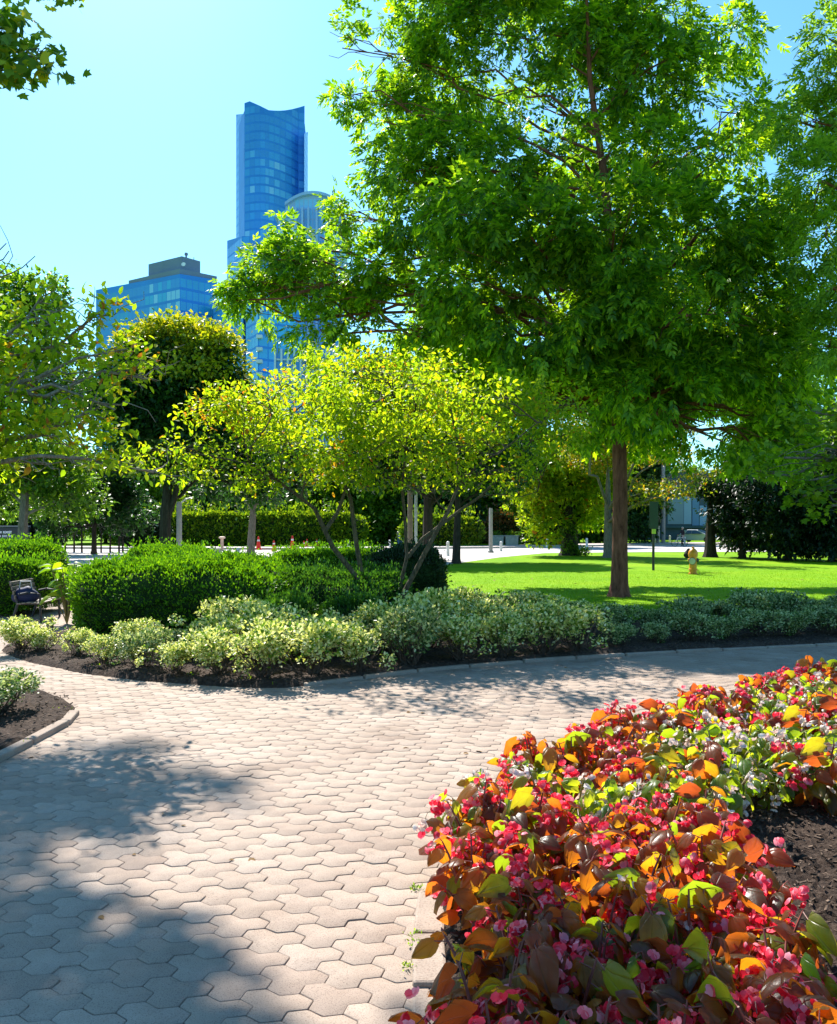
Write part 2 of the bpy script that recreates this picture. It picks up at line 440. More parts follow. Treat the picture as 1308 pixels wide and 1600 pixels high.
def mulch():
    P = []
    for poly, n, z, x0, x1, y0, y1 in ((FLOWER, 5200, .06, .1, 3.2, 1.6, 5.0), (LEFTBED, 1500, .06, -5, -2.8, 5, 9), (ISLAND, 9000, .065, -6, 7, 8.3, 13)):
        x = RNG.uniform(x0, x1, n); y = RNG.uniform(y0, y1, n); ok = poly_sd(smooth_poly(poly, 4), x, y) > .02
        P.append(np.stack([x, y, np.full(n, z) + RNG.random(n) * .012], 1)[ok])
    P = np.concatenate(P); n = len(P); D = norm(rand_unit(n) * np.array([1, 1, .35])); q = .4 + RNG.random(n)
    T = (np.array([(0, .5, .1), (0, -.5, 0), (1, -.4, 0), (.9, .45, .12), (.1, .1, -.6), (.9, 0, -.6)]), np.array([(0, 1, 2, 3), (1, 4, 5, 2), (0, 3, 5, 4)]))
    return place(T, P, D, norm(rand_unit(n) + np.array([0, 0, 1.5])), .026 * q, .011 * (.5 + RNG.random(n)))
tag(leaf_obj('mulch', mulch(), plain('bark_mulch', (.115, .082, .062), .95, .1, 0, .6, 30), None), 'loose chips of dark bark and clods lying on the bed soil', 'mulch', kind='stuff')
# kerbs: blocks along the bed edges
m_kerb = None
m_kerb, nt, out = new_mat('kerb_concrete')
sp = noise(nt, 120, 3, None, .8); n = noise(nt, 5, 5)
c = mixc(nt, ramp(nt, [(.3, (.30, .23, .185)), (.7, (.40, .32, .26))], n), ramp(nt, [(.35, (.5, .46, .44)), (.5, (1, 1, 1))], sp), .7, 'MULTIPLY')
principled(nt, out, c, .9, .2, 0, bump(nt, sp, .6, .006))
def kerb(pts, width, height, blen, gap=.012):
    pts = np.array(pts, float); seg = np.linalg.norm(np.diff(pts, axis=0), axis=1); s = np.concatenate([[0], np.cumsum(seg)])
    mb = MB(); t = 0
    while t + blen * .5 < s[-1]:
        a = np.array([np.interp(t, s, pts[:, i]) for i in (0, 1)]); L = blen * random.uniform(.92, 1.08)
        e = np.array([np.interp(min(t + L, s[-1]), s, pts[:, i]) for i in (0, 1)])
        m = (a + e) / 2; an = math.atan2(e[1] - a[1], e[0] - a[0]); hh = height + random.uniform(-.006, .006)
        mb.box((m[0], m[1], hh / 2 - .03), (np.linalg.norm(e - a) - gap, width, hh + .06), 0, an + random.uniform(-.015, .015), .97)
        t += L
    o = mb.build('kerb', m_kerb, bevel=.012); return tag(o, kind='structure')
sp_i = smooth_poly(ISLAND, 6)
kerb(sp_i[5 * 6 + 3:12 * 6 + 4], .075, .035, .75, .008)
sp_f = smooth_poly(FLOWER, 6)
kerb([(.05, .7), (.04, 2.0), (.04, 3.3), (.07, 3.85)], .13, .014, .38, .012)
kerb(sp_f[4 * 6:11 * 6], .12, .03, .4, .012)
sp_l = smooth_poly(LEFTBED, 6)
kerb(sp_l[0:3 * 6 + 2], .09, .042, .6, .01)

# roads beyond the lawn
m_road = plain('road_concrete', (.46, .42, .40), .85, .2, 0, .12, .8)
m_walk = plain('sidewalk_concrete', (.50, .43, .40), .85, .2, 0, .12, 1.2)
m_asph = plain('asphalt', (.06, .062, .07), .85, .2, 0, .2, 1.5)
sheet('road', [(-120, 62), (-30, 44), (-14, 37), (-6.8, 34.5), (1.0, 36.5), (4.5, 46.5), (8.3, 54.5), (15.6, 57), (30, 58), (140, 60), (140, 96), (60, 92), (24, 80), (14, 73), (7, 67), (-8, 62), (-30, 66), (-120, 84)], -.022, m_road)
mb = MB(); mb.prism([(-120, 84.2), (-30, 66.2), (-8, 62.2), (7, 67.2), (14, 73.2), (24, 80.2), (60, 92.2), (140, 96.2), (140, 101), (60, 97), (22, 85), (11, 76), (4, 70), (-8, 66), (-30, 70), (-120, 88)], -.1, .12)
tag(mb.build('sidewalk', m_walk), kind='structure')
sheet('path_side', [(-9.2, 22), (-8.2, 22), (-8.6, 34.9), (-10.5, 35.5)], -.024, m_road)

# grass blades on the near lawn
def blades():
    n = 70000
    y = 13.5 + (32 - 13.5) * RNG.random(n) ** 1.6; x = -1 + (y * .56 + 1.5) * RNG.random(n)
    sdv = poly_sd(smooth_poly(ISLAND, 4), x, y); ok = sdv < -.02; x, y = x[ok], y[ok]; n = len(x)
    P = np.stack([x, y, np.full(n, -.03)], 1); D = norm(np.array([0, 0, 1.0]) + rand_unit(n) * .5)
    L = .025 + .03 * RNG.random(n)
    return place((np.array([(0, .5, 0), (0, -.5, 0), (1, 0, 0)]), np.array([(0, 1, 2)])), P, D, rand_unit(n), L, .009)
m_blade = leaf_mat('grass_blade', [(0, (.13, .28, .006)), (1, (.23, .41, .008))], (1.4, 1.3, .6), .4, .8, .03, .2, .5)
tag(leaf_obj('grass', blades(), m_blade, None), 'short bright green blades of grass standing on the lawn', 'grass', kind='stuff')

def litter():
    n = 150; y = 3 + 9.5 * RNG.random(n); x = RNG.uniform(-.5, .5, n) * y * .95
    on = (poly_sd(smooth_poly(FLOWER, 4), x, y) < -.15) & (poly_sd(smooth_poly(ISLAND, 4), x, y) < -.05) & (poly_sd(smooth_poly(LEFTBED, 4), x, y) < -.1); keep = on & ((RNG.random(n) < .35) | (np.abs(poly_sd(smooth_poly(ISLAND, 4), x, y)) < .5))
    P = np.stack([x, y, np.full(n, .004)], 1)[keep]
    yl = RNG.uniform(18, 34, 90); xl = RNG.uniform(.5, yl * .5); P = np.concatenate([P, np.stack([xl, yl, np.full(90, .015)], 1)]); m = len(P)
    q = .6 + .8 * RNG.random(m); q[-90:] *= 1.7
    return place(T_OVAL, P, norm(rand_unit(m) * np.array([1, 1, .15])), norm(np.array([0, 0, 1.0]) + rand_unit(m) * .3), .045 * q, .028 * q)
# ------------------------------------------------------------------ tree materials
M_ASH = leaf_mat('ash_leaf', [(0, (.035, .105, .014)), (.4, (.09, .20, .014)), (.72, (.17, .30, .016)), (1, (.28, .40, .02))], (2.3, 2.1, .5), .60, .4, .3, .3)
M_ASH2 = leaf_mat('ash_leaf_pale', [(0, (.07, .16, .02)), (.5, (.16, .28, .025)), (1, (.28, .40, .05))], (2.0, 2.0, .6), .58)
M_SERV = leaf_mat('serviceberry_leaf', [(0, (.085, .175, .012)), (.35, (.205, .31, .014)), (.9, (.34, .40, .018)), (.975, (.40, .32, .02)), (1, (.36, .14, .03))], (1.9, 1.85, .5), .6, .5, .2)
M_SERV2 = leaf_mat('yellowing_leaf', [(0, (.085, .165, .014)), (.4, (.20, .315, .016)), (.9, (.33, .41, .02)), (.975, (.40, .28, .025)), (1, (.32, .12, .03))], (1.9, 1.85, .5), .6, .5, .2)
M_MAPLE = leaf_mat('maple_leaf', [(0, (.04, .11, .02)), (.6, (.11, .22, .02)), (.88, (.24, .32, .02)), (1, (.40, .36, .02))], (2.3, 2.1, .6), .42)
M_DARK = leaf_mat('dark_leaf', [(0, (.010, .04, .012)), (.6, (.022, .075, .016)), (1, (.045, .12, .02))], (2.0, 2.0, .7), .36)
M_SUNRIM = leaf_mat('sunlit_yellow_leaf', [(0, (.12, .20, .012)), (.5, (.30, .37, .015)), (1, (.46, .42, .02))], (1.7, 1.5, .5), .4)
M_MID = leaf_mat('broad_leaf', [(0, (.03, .085, .012)), (.5, (.075, .17, .014)), (1, (.16, .27, .016))], (2.4, 2.2, .7), .45)
M_LITE = leaf_mat('light_leaf', [(0, (.06, .14, .012)), (.5, (.14, .25, .014)), (1, (.24, .33, .018))], (2.1, 2.0, .5), .48)
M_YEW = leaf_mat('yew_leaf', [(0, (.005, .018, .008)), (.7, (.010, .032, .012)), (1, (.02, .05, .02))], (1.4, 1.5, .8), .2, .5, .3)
M_AUT = leaf_mat('autumn_leaf', [(0, (.07, .15, .015)), (.5, (.17, .24, .015)), (.8, (.34, .32, .015)), (.94, (.46, .28, .02)), (1, (.4, .12, .02))], (1.8, 1.6, .5), .45)
B_ASH = bark_mat('ash_bark', (.085, .030, .019), (.27, .105, .068))
B_GREY = bark_mat('grey_bark', (.10, .085, .07), (.26, .22, .19), 20)
B_DARK = bark_mat('dark_bark', (.02, .016, .013), (.06, .048, .04))

tag(leaf_obj('fallen_leaves', litter(), plain('dry_leaf', (.20, .11, .04), .8, .2, 0, .4, 8), None), 'dry brown leaves dropped on the paving and the lawn', 'leaf litter', kind='stuff')
def Lb(px, py, d, rx, ry, rd): # lobe measured in the picture at distance d
    return (W(px, py, d), (rx * d / F, rd, ry * d / F))

# ------------------------------------------------------------------ main ash tree
bx, by = 4.82, 20.0
ash = empty('ash_tree', (bx, by, -.03), 'tall spreading ash with a straight reddish brown trunk standing on the lawn', 'tree')
tp = [(bx, by, -.1), (bx, by, .06), (bx + .01, by, .3), (bx + .02, by, 1.2), (bx + .03, by, 2.6), (bx - .0, by + .03, 4.2), (bx - .04, by + .06, 6.0), (bx - .12, by + .1, 8.0), (bx - .35, by + .1, 10.2), (bx - .7, by, 12.4), (bx - .8, by, 15.0)]
tr = [.33, .26, .21, .182, .172, .168, .15, .13, .09, .06, .025]
lob = [Lb(585, 80, 22.5, 80, 75, 1.3), Lb(535, 75, 22.5, 36, 42, .7), Lb(540, 150, 22.5, 30, 24, .6), Lb(600, 190, 22.3, 70, 60, 1.2), Lb(700, 120, 22.3, 100, 90, 1.6), Lb(680, 240, 21.5, 95, 65, 1.4), Lb(810, 50, 21.5, 110, 80, 1.6),
       Lb(660, 330, 20, 80, 60, 1.3), Lb(740, 330, 18.3, 90, 60, 1.3), Lb(430, 420, 22.5, 85, 45, 1.0), Lb(400, 470, 22.5, 55, 40, .8), Lb(500, 370, 23, 85, 45, 1.0), Lb(560, 330, 22.5, 60, 35, .9), Lb(520, 440, 22, 90, 55, 1.2), Lb(500, 515, 22, 70, 35, .9),
       Lb(590, 500, 21.5, 90, 55, 1.2), Lb(630, 420, 21, 90, 70, 1.3), Lb(760, 440, 19, 120, 85, 1.7), Lb(720, 530, 20.5, 110, 55, 1.4), Lb(830, 370, 17.8, 110, 80, 1.3), Lb(850, 500, 18.5, 120, 85, 1.7),
       Lb(870, 590, 20, 95, 60, 1.4), Lb(960, 360, 17.5, 130, 80, 1.4), Lb(960, 450, 18.2, 120, 85, 1.5), Lb(1090, 370, 18.5, 130, 85, 1.6), Lb(1070, 480, 18, 130, 85, 1.7), Lb(1170, 450, 19.5, 110, 95, 1.6),
       Lb(1050, 580, 19, 120, 75, 1.6), Lb(1160, 570, 19.5, 110, 85, 1.6), Lb(1100, 660, 20, 110, 50, 1.3), Lb(1200, 650, 20.5, 75, 60, 1.3), Lb(910, 655, 21, 45, 45, 1.0), Lb(1010, 660, 21.5, 60, 45, 1.1),
       Lb(960, 330, 22.5, 160, 90, 1.6), Lb(880, 450, 23.5, 150, 110, 1.6), Lb(1080, 470, 23.5, 160, 120, 1.6),
       Lb(1010, 110, 20, 75, 75, 1.3), Lb(1090, 150, 20.5, 85, 70, 1.3), Lb(1130, 240, 20, 100, 65, 1.4), Lb(1030, 250, 19, 90, 50, 1.2), Lb(850, 170, 21, 65, 60, 1.2), Lb(1180, 330, 20.5, 80, 55, 1.3),
       Lb(760, -50, 22, 140, 80, 1.8), Lb(920, -70, 20, 140, 80, 1.8), Lb(1040, 20, 20.5, 90, 70, 1.5), Lb(900, 60, 20.5, 70, 60, 1.3),
       Lb(1010, 610, 18.5, 110, 60, 1.5), Lb(1130, 690, 19.5, 100, 42, 1.3), Lb(1220, 715, 20, 60, 35, 1.0), Lb(1200, 560, 21, 90, 90, 1.6), Lb(780, 600, 21.5, 90, 40, 1.2), Lb(700, 470, 22.5, 130, 80, 1.5), Lb(1040, 540, 21.5, 140, 90, 1.6), Lb(850, 640, 21, 60, 40, 1.0), Lb(640, 270, 21, 80, 60, 1.3), Lb(780, 260, 20.5, 110, 70, 1.4), Lb(700, 40, 22, 110, 60, 1.5),
       Lb(540, 335, 22.5, 45, 34, .9), Lb(470, 385, 22.8, 60, 26, .8), Lb(415, 405, 22.6, 50, 26, .7), Lb(375, 450, 22.6, 42, 30, .7), Lb(350, 470, 22.5, 22, 20, .4), Lb(930, 130, 20.5, 70, 60, 1.2), Lb(960, 40, 21, 80, 60, 1.3), Lb(880, 240, 20, 80, 55, 1.3), Lb(970, 230, 21, 70, 50, 1.2), Lb(1140, 60, 21, 60, 45, 1.0), Lb(1180, 180, 21, 60, 50, 1.1),
       Lb(740, 602, 26.8, 90, 26, 2.0), Lb(840, 610, 27.2, 90, 24, 2.0), Lb(940, 615, 27.4, 90, 26, 2.0), Lb(700, 572, 26.5, 70, 40, 1.8), Lb(790, 580, 26.5, 80, 42, 2.0), Lb(880, 585, 26.8, 90, 45, 2.0), Lb(980, 590, 26.5, 110, 50, 1.9), Lb(1100, 590, 27, 110, 55, 2.0), Lb(1210, 600, 26, 80, 55, 1.9)]
mb = MB(); trunk_tube(mb, tp, tr, 16, (bx, by, -.03)); limbs(mb, tp, tr, lob, .34, 5, .30, (bx, by, -.03), .014)
mb.build('trunk', B_ASH, ash, True)
airy = [l for l in lob if l[0][2] > 8.3 or l[0][0] < -1.2]; thick = [l for l in lob if not (l[0][2] > 8.3 or l[0][0] < -1.2)]
P1, O1 = lobe_points(airy, 72, -.10, 1.3, .3); P2, O2 = lobe_points(thick, 100, -.02, 1.25, .3)
P = np.concatenate([P1, P2]); O = np.concatenate([O1, O2]); kp = clump(P, 3.4, 5) > -.46; P, O = P[kp], O[kp]
leaf_obj('crown', sprays_compound(P, O, .178, .074, .26), M_ASH, ash, (bx, by, -.03))

# ------------------------------------------------------------------ helper for further trees
def tree(name, label, base, tpts, trad, lobes, bark, mat, dens, L, Wd, kind='simple', thr=-.15, freq=2.0, k=5, spread=.12, template=T_DIAMOND, group=None, cat='tree', r0=.4, twigs=3, inner=.3, tseg=8, zlow=.4, twr=.012, flat=.6, rise=.35, droop=.1):
    b = np.asarray(base, float)
    o = empty(name, base, label, cat, group)
    mb = MB()
    if trad: trunk_tube(mb, tpts, trad, tseg, b)
    if twigs is not None and trad: limbs(mb, tpts, trad, lobes, r0, twigs, zlow, b, twr, rise)
    mb.build('trunk', bark, o, True)
    P, O = lobe_points(lobes, dens, thr, freq, inner)
    VF = sprays_compound(P, O, L, Wd, L * 1.7, .3) if kind == 'compound' else sprays_simple(P, O, L, Wd, k, spread, droop, flat, template)
    leaf_obj('crown', VF, mat, o, b)
    return o
# ash at the right edge, trunk outside the picture
tp = [(10.6, 17, -.1), (10.5, 17, 2.5), (10.4, 17, 6), (10.3, 17, 10), (10.2, 17, 14)]
tree('ash_tree', 'pale green ash leaning in from the edge, its trunk out of view', (10.6, 17, -.03), tp, [.24, .2, .17, .12, .05],
     [Lb(1295, 60, 17, 45, 45, .9), Lb(1275, 120, 17, 28, 30, .7), Lb(1270, 190, 17, 55, 45, .9), Lb(1220, 180, 17.5, 28, 16, .5), Lb(1280, 280, 16.5, 60, 55, 1.0), Lb(1290, 370, 16.5, 55, 55, 1.0), Lb(1300, 450, 16.5, 50, 45, .9), Lb(1350, 200, 17, 60, 200, 1.2), Lb(1350, 480, 17, 70, 80, 1.2), Lb(1290, 540, 17, 50, 40, .8)],
     B_ASH, M_ASH2, 150, .145, .052, 'compound', -.15, 2.0)
tp = [(9.6, 14.2, -.1), (9.5, 14.2, 2), (9.4, 14.2, 4), (9.3, 14.2, 6)]
tree('maple_tree', 'bright green maple boughs hanging low over the far lawn edge beside the dark yews', (9.6, 14.2, -.03), tp, [.16, .13, .1, .04],
     [Lb(1275, 645, 13.5, 45, 25, .5), Lb(1290, 700, 13.5, 55, 35, .6), Lb(1225, 715, 13.8, 50, 16, .5), Lb(1180, 735, 14, 25, 9, .3), Lb(1270, 750, 13.5, 45, 28, .5), Lb(1300, 790, 13.5, 40, 30, .5), Lb(1350, 700, 13.5, 60, 90, .8), Lb(1255, 775, 13.5, 25, 14, .3)],
     B_GREY, M_LITE, 190, .085, .085, 'simple', -.2, 3, 4, .09, T_MAPLE, flat=.5)

# ------------------------------------------------------------------ serviceberry with several stems
sb = np.array([-.75, 13.6, .02])
serv = empty('serviceberry_tree', sb, 'small multi-stemmed serviceberry with yellow green leaves rising out of the yew hedge', 'tree')
def PX(l): return [W(*p) for p in l]
stems = [([(590, 985, 13.6), (560, 905, 13.4), (520, 855, 13.2), (508, 830, 13.1), (492, 795, 13.0), (470, 778, 12.8), (435, 752, 12.5), (390, 725, 12.2)], .050),
         ([(508, 830, 13.1), (528, 800, 13.3), (540, 765, 13.4), (545, 700, 13.5), (540, 630, 13.5), (548, 585, 13.5)], .034),
         ([(598, 985, 13.7), (570, 925, 13.7), (557, 850, 13.8), (548, 780, 13.9), (530, 735, 13.9), (515, 680, 14), (490, 620, 14)], .050),
         ([(612, 985, 13.7), (622, 930, 13.5), (636, 870, 13.3), (632, 800, 13.2), (628, 760, 13.1), (634, 700, 13), (640, 640, 13)], .036),
         ([(618, 985, 13.6), (632, 925, 13.2), (662, 868, 13.0), (685, 825, 12.9), (700, 800, 12.9), (716, 760, 13), (715, 690, 13.2), (700, 620, 13.3)], .046),
         ([(636, 872, 13.3), (660, 842, 13.5), (700, 812, 13.8), (722, 795, 13.9), (752, 775, 14), (790, 735, 14.3), (830, 690, 14.4), (850, 640, 14.5)], .034),
         ([(716, 760, 13), (745, 728, 12.8), (790, 700, 12.6), (840, 660, 12.5)], .020),
         ([(752, 775, 14), (780, 772, 14), (815, 776, 14.1), (840, 768, 14.1)], .012),
         ([(470, 778, 12.8), (480, 740, 12.9), (450, 690, 13), (420, 640, 13)], .022),
         ([(390, 725, 12.2), (330, 712, 12.1), (270, 705, 12.2), (215, 712, 12.3)], .014)]
mb = MB()
for pts, r in stems:
    q = PX(pts); n = len(q); mb.tube([p - sb for p in q], [r * (1 - .62 * i / (n - 1)) for i in range(n)], 8)
slob = [Lb(320, 695, 12.4, 60, 35, .7), Lb(380, 640, 13, 70, 45, .9), Lb(440, 690, 12.8, 75, 38, .9), Lb(480, 620, 13.6, 80, 50, 1.0), Lb(560, 590, 13.6, 80, 45, 1.0), Lb(595, 550, 13.6, 42, 28, .6), Lb(560, 670, 13, 90, 50, 1.0),
        Lb(650, 620, 13.2, 75, 45, 1.0), Lb(660, 700, 12.8, 80, 40, .9), Lb(740, 630, 13.4, 75, 40, .9), Lb(770, 690, 13, 65, 38, .8), Lb(830, 625, 13.6, 60, 40, .8), Lb(860, 660, 13.2, 45, 40, .7), Lb(520, 735, 13.5, 60, 22, .7), Lb(720, 745, 13, 40, 20, .5),
        Lb(255, 705, 12.3, 40, 18, .4), Lb(205, 722, 12.2, 28, 12, .3), Lb(420, 735, 12.4, 60, 16, .5), Lb(610, 650, 14.6, 120, 60, .8), Lb(450, 650, 14.4, 100, 50, .7), Lb(760, 650, 14.6, 100, 45, .7),
        Lb(300, 735, 12.2, 60, 22, .5), Lb(390, 752, 12.6, 70, 18, .5), Lb(330, 640, 13, 50, 32, .7), Lb(580, 735, 12.6, 80, 26, .7), Lb(660, 755, 12.4, 60, 24, .6), Lb(780, 735, 13, 60, 28, .6), Lb(850, 715, 13.6, 50, 34, .6), Lb(890, 630, 13.8, 36, 30, .6), Lb(880, 680, 13.6, 40, 26, .5),
        Lb(480, 700, 11.8, 90, 40, .6), Lb(600, 690, 11.7, 90, 45, .6), Lb(710, 700, 11.9, 80, 40, .6), Lb(560, 630, 12, 80, 45, .7), Lb(480, 560, 13.8, 50, 26, .5), Lb(680, 575, 13.6, 60, 26, .6), Lb(440, 605, 11.2, 70, 24, .6), Lb(560, 585, 11.1, 80, 24, .6), Lb(670, 600, 11.2, 70, 24, .6), Lb(770, 610, 11.6, 50, 22, .5)]
for c, r in slob:
    a = min((q for pts, _ in stems for q in PX(pts)[2:]), key=lambda q: np.linalg.norm(q - c) + (3 if q[2] > c[2] + .3 else 0))
    l = jitter_line(a, c, 5, .05, .04); mb.tube([p - sb for p in l], [.014 - .0018 * i for i in range(6)], 5)
    for _ in range(7):
        e = c + rand_unit(1)[0] * np.array(r) * random.uniform(.6, .98); s = l[random.randint(1, 5)]
        mb.tube([p - sb for p in jitter_line(s, e, 4, .06, .03)], [.008 - .0012 * i for i in range(5)], 4)
mb.build('trunk', bark_mat('serviceberry_bark', (.045, .034, .022), (.17, .13, .09), 30), serv, True)
P, O = lobe_points(slob, 250, -.08, 3.2, .1)
leaf_obj('crown', sprays_simple(P, O, .078, .046, 5, .07, .15, .75, T_OVAL), M_SERV, serv, sb)

# ------------------------------------------------------------------ yellow green tree at the left, branches reaching in
lt = np.array([-5.9, 8.3, .03])
ltp = [(-5.9, 8.3, 0), (-5.85, 8.3, .8), (-5.7, 8.3, 1.6), (-5.5, 8.3, 2.6), (-5.3, 8.2, 3.6)]
left_tree = empty('serviceberry_tree', lt, 'yellow green tree with bare grey twigs reaching in beside the bed, trunk out of view', 'tree')
mb = MB(); trunk_tube(mb, ltp, [.09, .08, .07, .05, .02], 8, lt)
llob = [Lb(40, 480, 8.6, 70, 40, .4), Lb(95, 520, 8.2, 75, 40, .45), Lb(160, 478, 8.2, 40, 22, .25), Lb(210, 560, 8.2, 45, 35, .3), Lb(50, 590, 8.2, 80, 45, .5), Lb(140, 610, 8, 70, 45, .45), Lb(30, 660, 8, 70, 45, .5), Lb(110, 680, 7.9, 75, 35, .45), Lb(185, 650, 8.2, 35, 25, .25),
        Lb(170, 720, 7.9, 45, 16, .3), Lb(225, 735, 8.1, 30, 10, .2), Lb(10, 730, 8, 35, 30, .3), Lb(60, 720, 8.3, 60, 20, .3), Lb(-60, 560, 8.3, 90, 90, .8), Lb(-60, 680, 8, 80, 60, .7), Lb(200, 500, 8.6, 30, 16, .2)]
brs = [[(-120, 640, 8.3), (0, 605, 8.2), (60, 590, 8.2), (120, 560, 8.2), (200, 545, 8.2)], [(-120, 700, 8.2), (0, 625, 8.1), (80, 600, 8.0), (180, 640, 8.0)],
       [(-120, 720, 8.2), (0, 722, 8), (60, 712, 7.9), (130, 716, 7.9), (240, 738, 8)], [(-120, 660, 8.2), (0, 560, 8.5), (90, 540, 8.3), (165, 480, 8.3)],
       [(-60, 700, 8.2), (60, 680, 8), (110, 655, 7.9), (150, 640, 7.9)], [(-80, 560, 8.4), (-10, 540, 8.5), (40, 500, 8.5), (60, 470, 8.6)],
       [(-60, 600, 8.2), (20, 610, 8), (70, 620, 8), (160, 580, 8.1), (230, 592, 8.1)]]
for b_ in brs:
    q = [np.array(ltp[2]) + np.array([0, 0, .3])] + PX(b_); n = len(q)
    mb.tube([p - lt for p in q], [.034 * (1 - .75 * i / (n - 1)) for i in range(n)], 6)
    for _ in range(16):
        i = random.randint(2, n - 1); s = q[i] + (q[i - 1] - q[i]) * random.random()
        e = s + np.array([random.uniform(.1, .6), random.uniform(-.3, .3), random.uniform(-.25, .35)])
        mb.tube([p - lt for p in jitter_line(s, e, 4, .08)], [.008, .0065, .005, .004, .0025], 4)
# bare twigs above
for tw in ([(-80, 470, 8.6), (-20, 440, 8.6), (8, 420, 8.6), (20, 400, 8.6), (12, 375, 8.6), (0, 352, 8.6)], [(-20, 440, 8.6), (15, 428, 8.6), (35, 418, 8.6), (55, 400, 8.6)], [(-30, 420, 8.6), (5, 405, 8.6), (14, 392, 8.6)], [(-30, 400, 8.6), (0, 390, 8.6), (10, 380, 8.6)]):
    q = PX(tw); mb.tube([p - lt for p in q], [.008 - .001 * i for i in range(len(q))], 4)
mb.build('trunk', bark_mat('twig_bark', (.11, .09, .075), (.3, .26, .23), 30), left_tree, True)
P, O = lobe_points(llob, 470, -.04, 4.2, .1)
leaf_obj('crown', sprays_simple(P, O, .080, .05, 4, .06, .12, .7, T_OVAL), M_SERV2, left_tree, lt)

# ------------------------------------------------------------------ maple overhead at the left (trunk outside the picture)
ot = np.array([-8.6, 11.5, -.03])
otp = [(-8.6, 11.5, -.1), (-8.6, 11.5, 3), (-8.5, 11.5, 6.2), (-8.4, 11.5, 9), (-8.2, 11.8, 12), (-8, 12, 14.5), (-7.9, 12.3, 18)]
def over(gx, gy, z, r): # a bough whose shadow falls on the paving at gx, gy
    return ((gx + math.sin(SUN_AZ) / math.tan(SUN_EL) * z, gy + math.cos(SUN_AZ) / math.tan(SUN_EL) * z, z), r)
olob = [over(-1.4, 3.0, 10.6, (.6, .55, .4)), over(-.92, 2.75, 10.4, (.5, .5, .35)), over(-2.0, 3.1, 10.6, (.6, .7, .4)), over(-1.6, 2.3, 10.4, (.9, .5, .4)), over(-2.4, 4.0, 12.8, (.55, .45, .35)),
        over(-2.1, 4.9, 15, (.6, .35, .3)), over(-1.5, 5.2, 15, (.45, .34, .25)), over(-2.0, 4.6, 14.6, (.5, .3, .3)), over(-2.6, 5.5, 15.8, (.6, .4, .3)), over(-2.1, 6.1, 17, (.5, .16, .15)), over(.45, 2.2, 10.4, (.55, .42, .35)), over(.55, 2.05, 10.8, (.55, .42, .35)), over(-.2, 1.7, 10.2, (.8, .4, .3)),
        Lb(15, 45, 9, 45, 32, .35), Lb(70, 95, 9, 26, 24, .25), Lb(-40, 70, 9, 60, 60, .5), Lb(30, 105, 9, 25, 10, .2), Lb(0, 120, 9.2, 18, 14, .2)]
over_t = empty('maple_tree', ot, 'maple whose leafy branch tip hangs into the sky in the upper corner above the path', 'tree')
mb = MB(); trunk_tube(mb, otp, [.36, .3, .27, .2, .15, .10, .04], 12, ot); limbs(mb, otp, [.36, .3, .27, .2, .15, .10, .04], olob[-5:], .16, 5, .42, ot, .006, 1.0); limbs(mb, otp, [.36, .3, .27, .2, .15, .10, .04], olob[:-5], .22, 5, .75, ot, .008, -2.5)
mb.build('trunk', B_GREY, over_t, True)
P, O = lobe_points(olob, 190, -.4, 3.0, .05)
leaf_obj('crown', sprays_simple(P, O, .100, .108, 5, .09, .25, .7, T_MAPLE), M_MAPLE, over_t, ot)

# ------------------------------------------------------------------ trees beyond the hedges
# round headed tree
d = 36; b = W(258, 870, d); b[2] = -.03
rl = [Lb(400, 650, d, 28, 40, 1.2), Lb(170, 650, d, 40, 50, 1.5), Lb(225, 565, d, 45, 32, 1.4), Lb(335, 555, d, 40, 32, 1.4), Lb(280, 545, d, 40, 28, 1.3), Lb(310, 680, d - 2, 60, 40, 1.2), Lb(240, 590, d - 2, 50, 40, 1.2), Lb(200, 620, d, 60, 60, 2.0), Lb(350, 590, d, 35, 45, 1.5), Lb(290, 610, d, 85, 85, 2.4), Lb(240, 640, d, 75, 70, 2.2), Lb(335, 640, d, 65, 75, 2.2), Lb(270, 700, d, 85, 45, 2.2), Lb(215, 690, d - 1, 60, 40, 1.5), Lb(330, 710, d, 70, 35, 1.8), Lb(400, 740, d + 2, 60, 45, 1.5)]
tp = [W(257, 880, d), W(258, 840, d), W(259, 800, d), W(262, 760, d), W(275, 690, d), W(285, 620, d)]
rt = tree('maple_tree', 'round headed dark green tree with a sunlit yellow rim standing before the office block', b, tp, [.33, .26, .24, .2, .12, .05], rl, B_DARK, M_DARK, 52, .22, .15, 'simple', -.12, 1.1, 5, .26, twigs=2)
mb = MB(); q = PX([(259, 815, d), (272, 780, d), (280, 745, d), (300, 700, d)]); mb.tube([p - b for p in q], [.16, .14, .11, .06], 8); mb.build('limb', B_DARK, rt, True)
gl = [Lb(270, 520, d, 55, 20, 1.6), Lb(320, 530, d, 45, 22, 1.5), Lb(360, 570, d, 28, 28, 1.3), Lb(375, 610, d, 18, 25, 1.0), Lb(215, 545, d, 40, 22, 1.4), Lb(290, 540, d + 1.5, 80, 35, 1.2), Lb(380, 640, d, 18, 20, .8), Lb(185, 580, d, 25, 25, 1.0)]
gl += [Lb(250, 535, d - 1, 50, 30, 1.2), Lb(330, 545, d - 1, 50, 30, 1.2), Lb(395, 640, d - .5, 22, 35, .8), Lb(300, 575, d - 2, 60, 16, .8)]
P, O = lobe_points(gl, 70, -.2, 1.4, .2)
leaf_obj('sunlit_rim_leaves', sprays_simple(P, O, .2, .13, 5, .2, .1, .6), M_SUNRIM, rt, b)  # yellow shell: sunlit rim put into leaf colour, besides the tree's yellow tinge

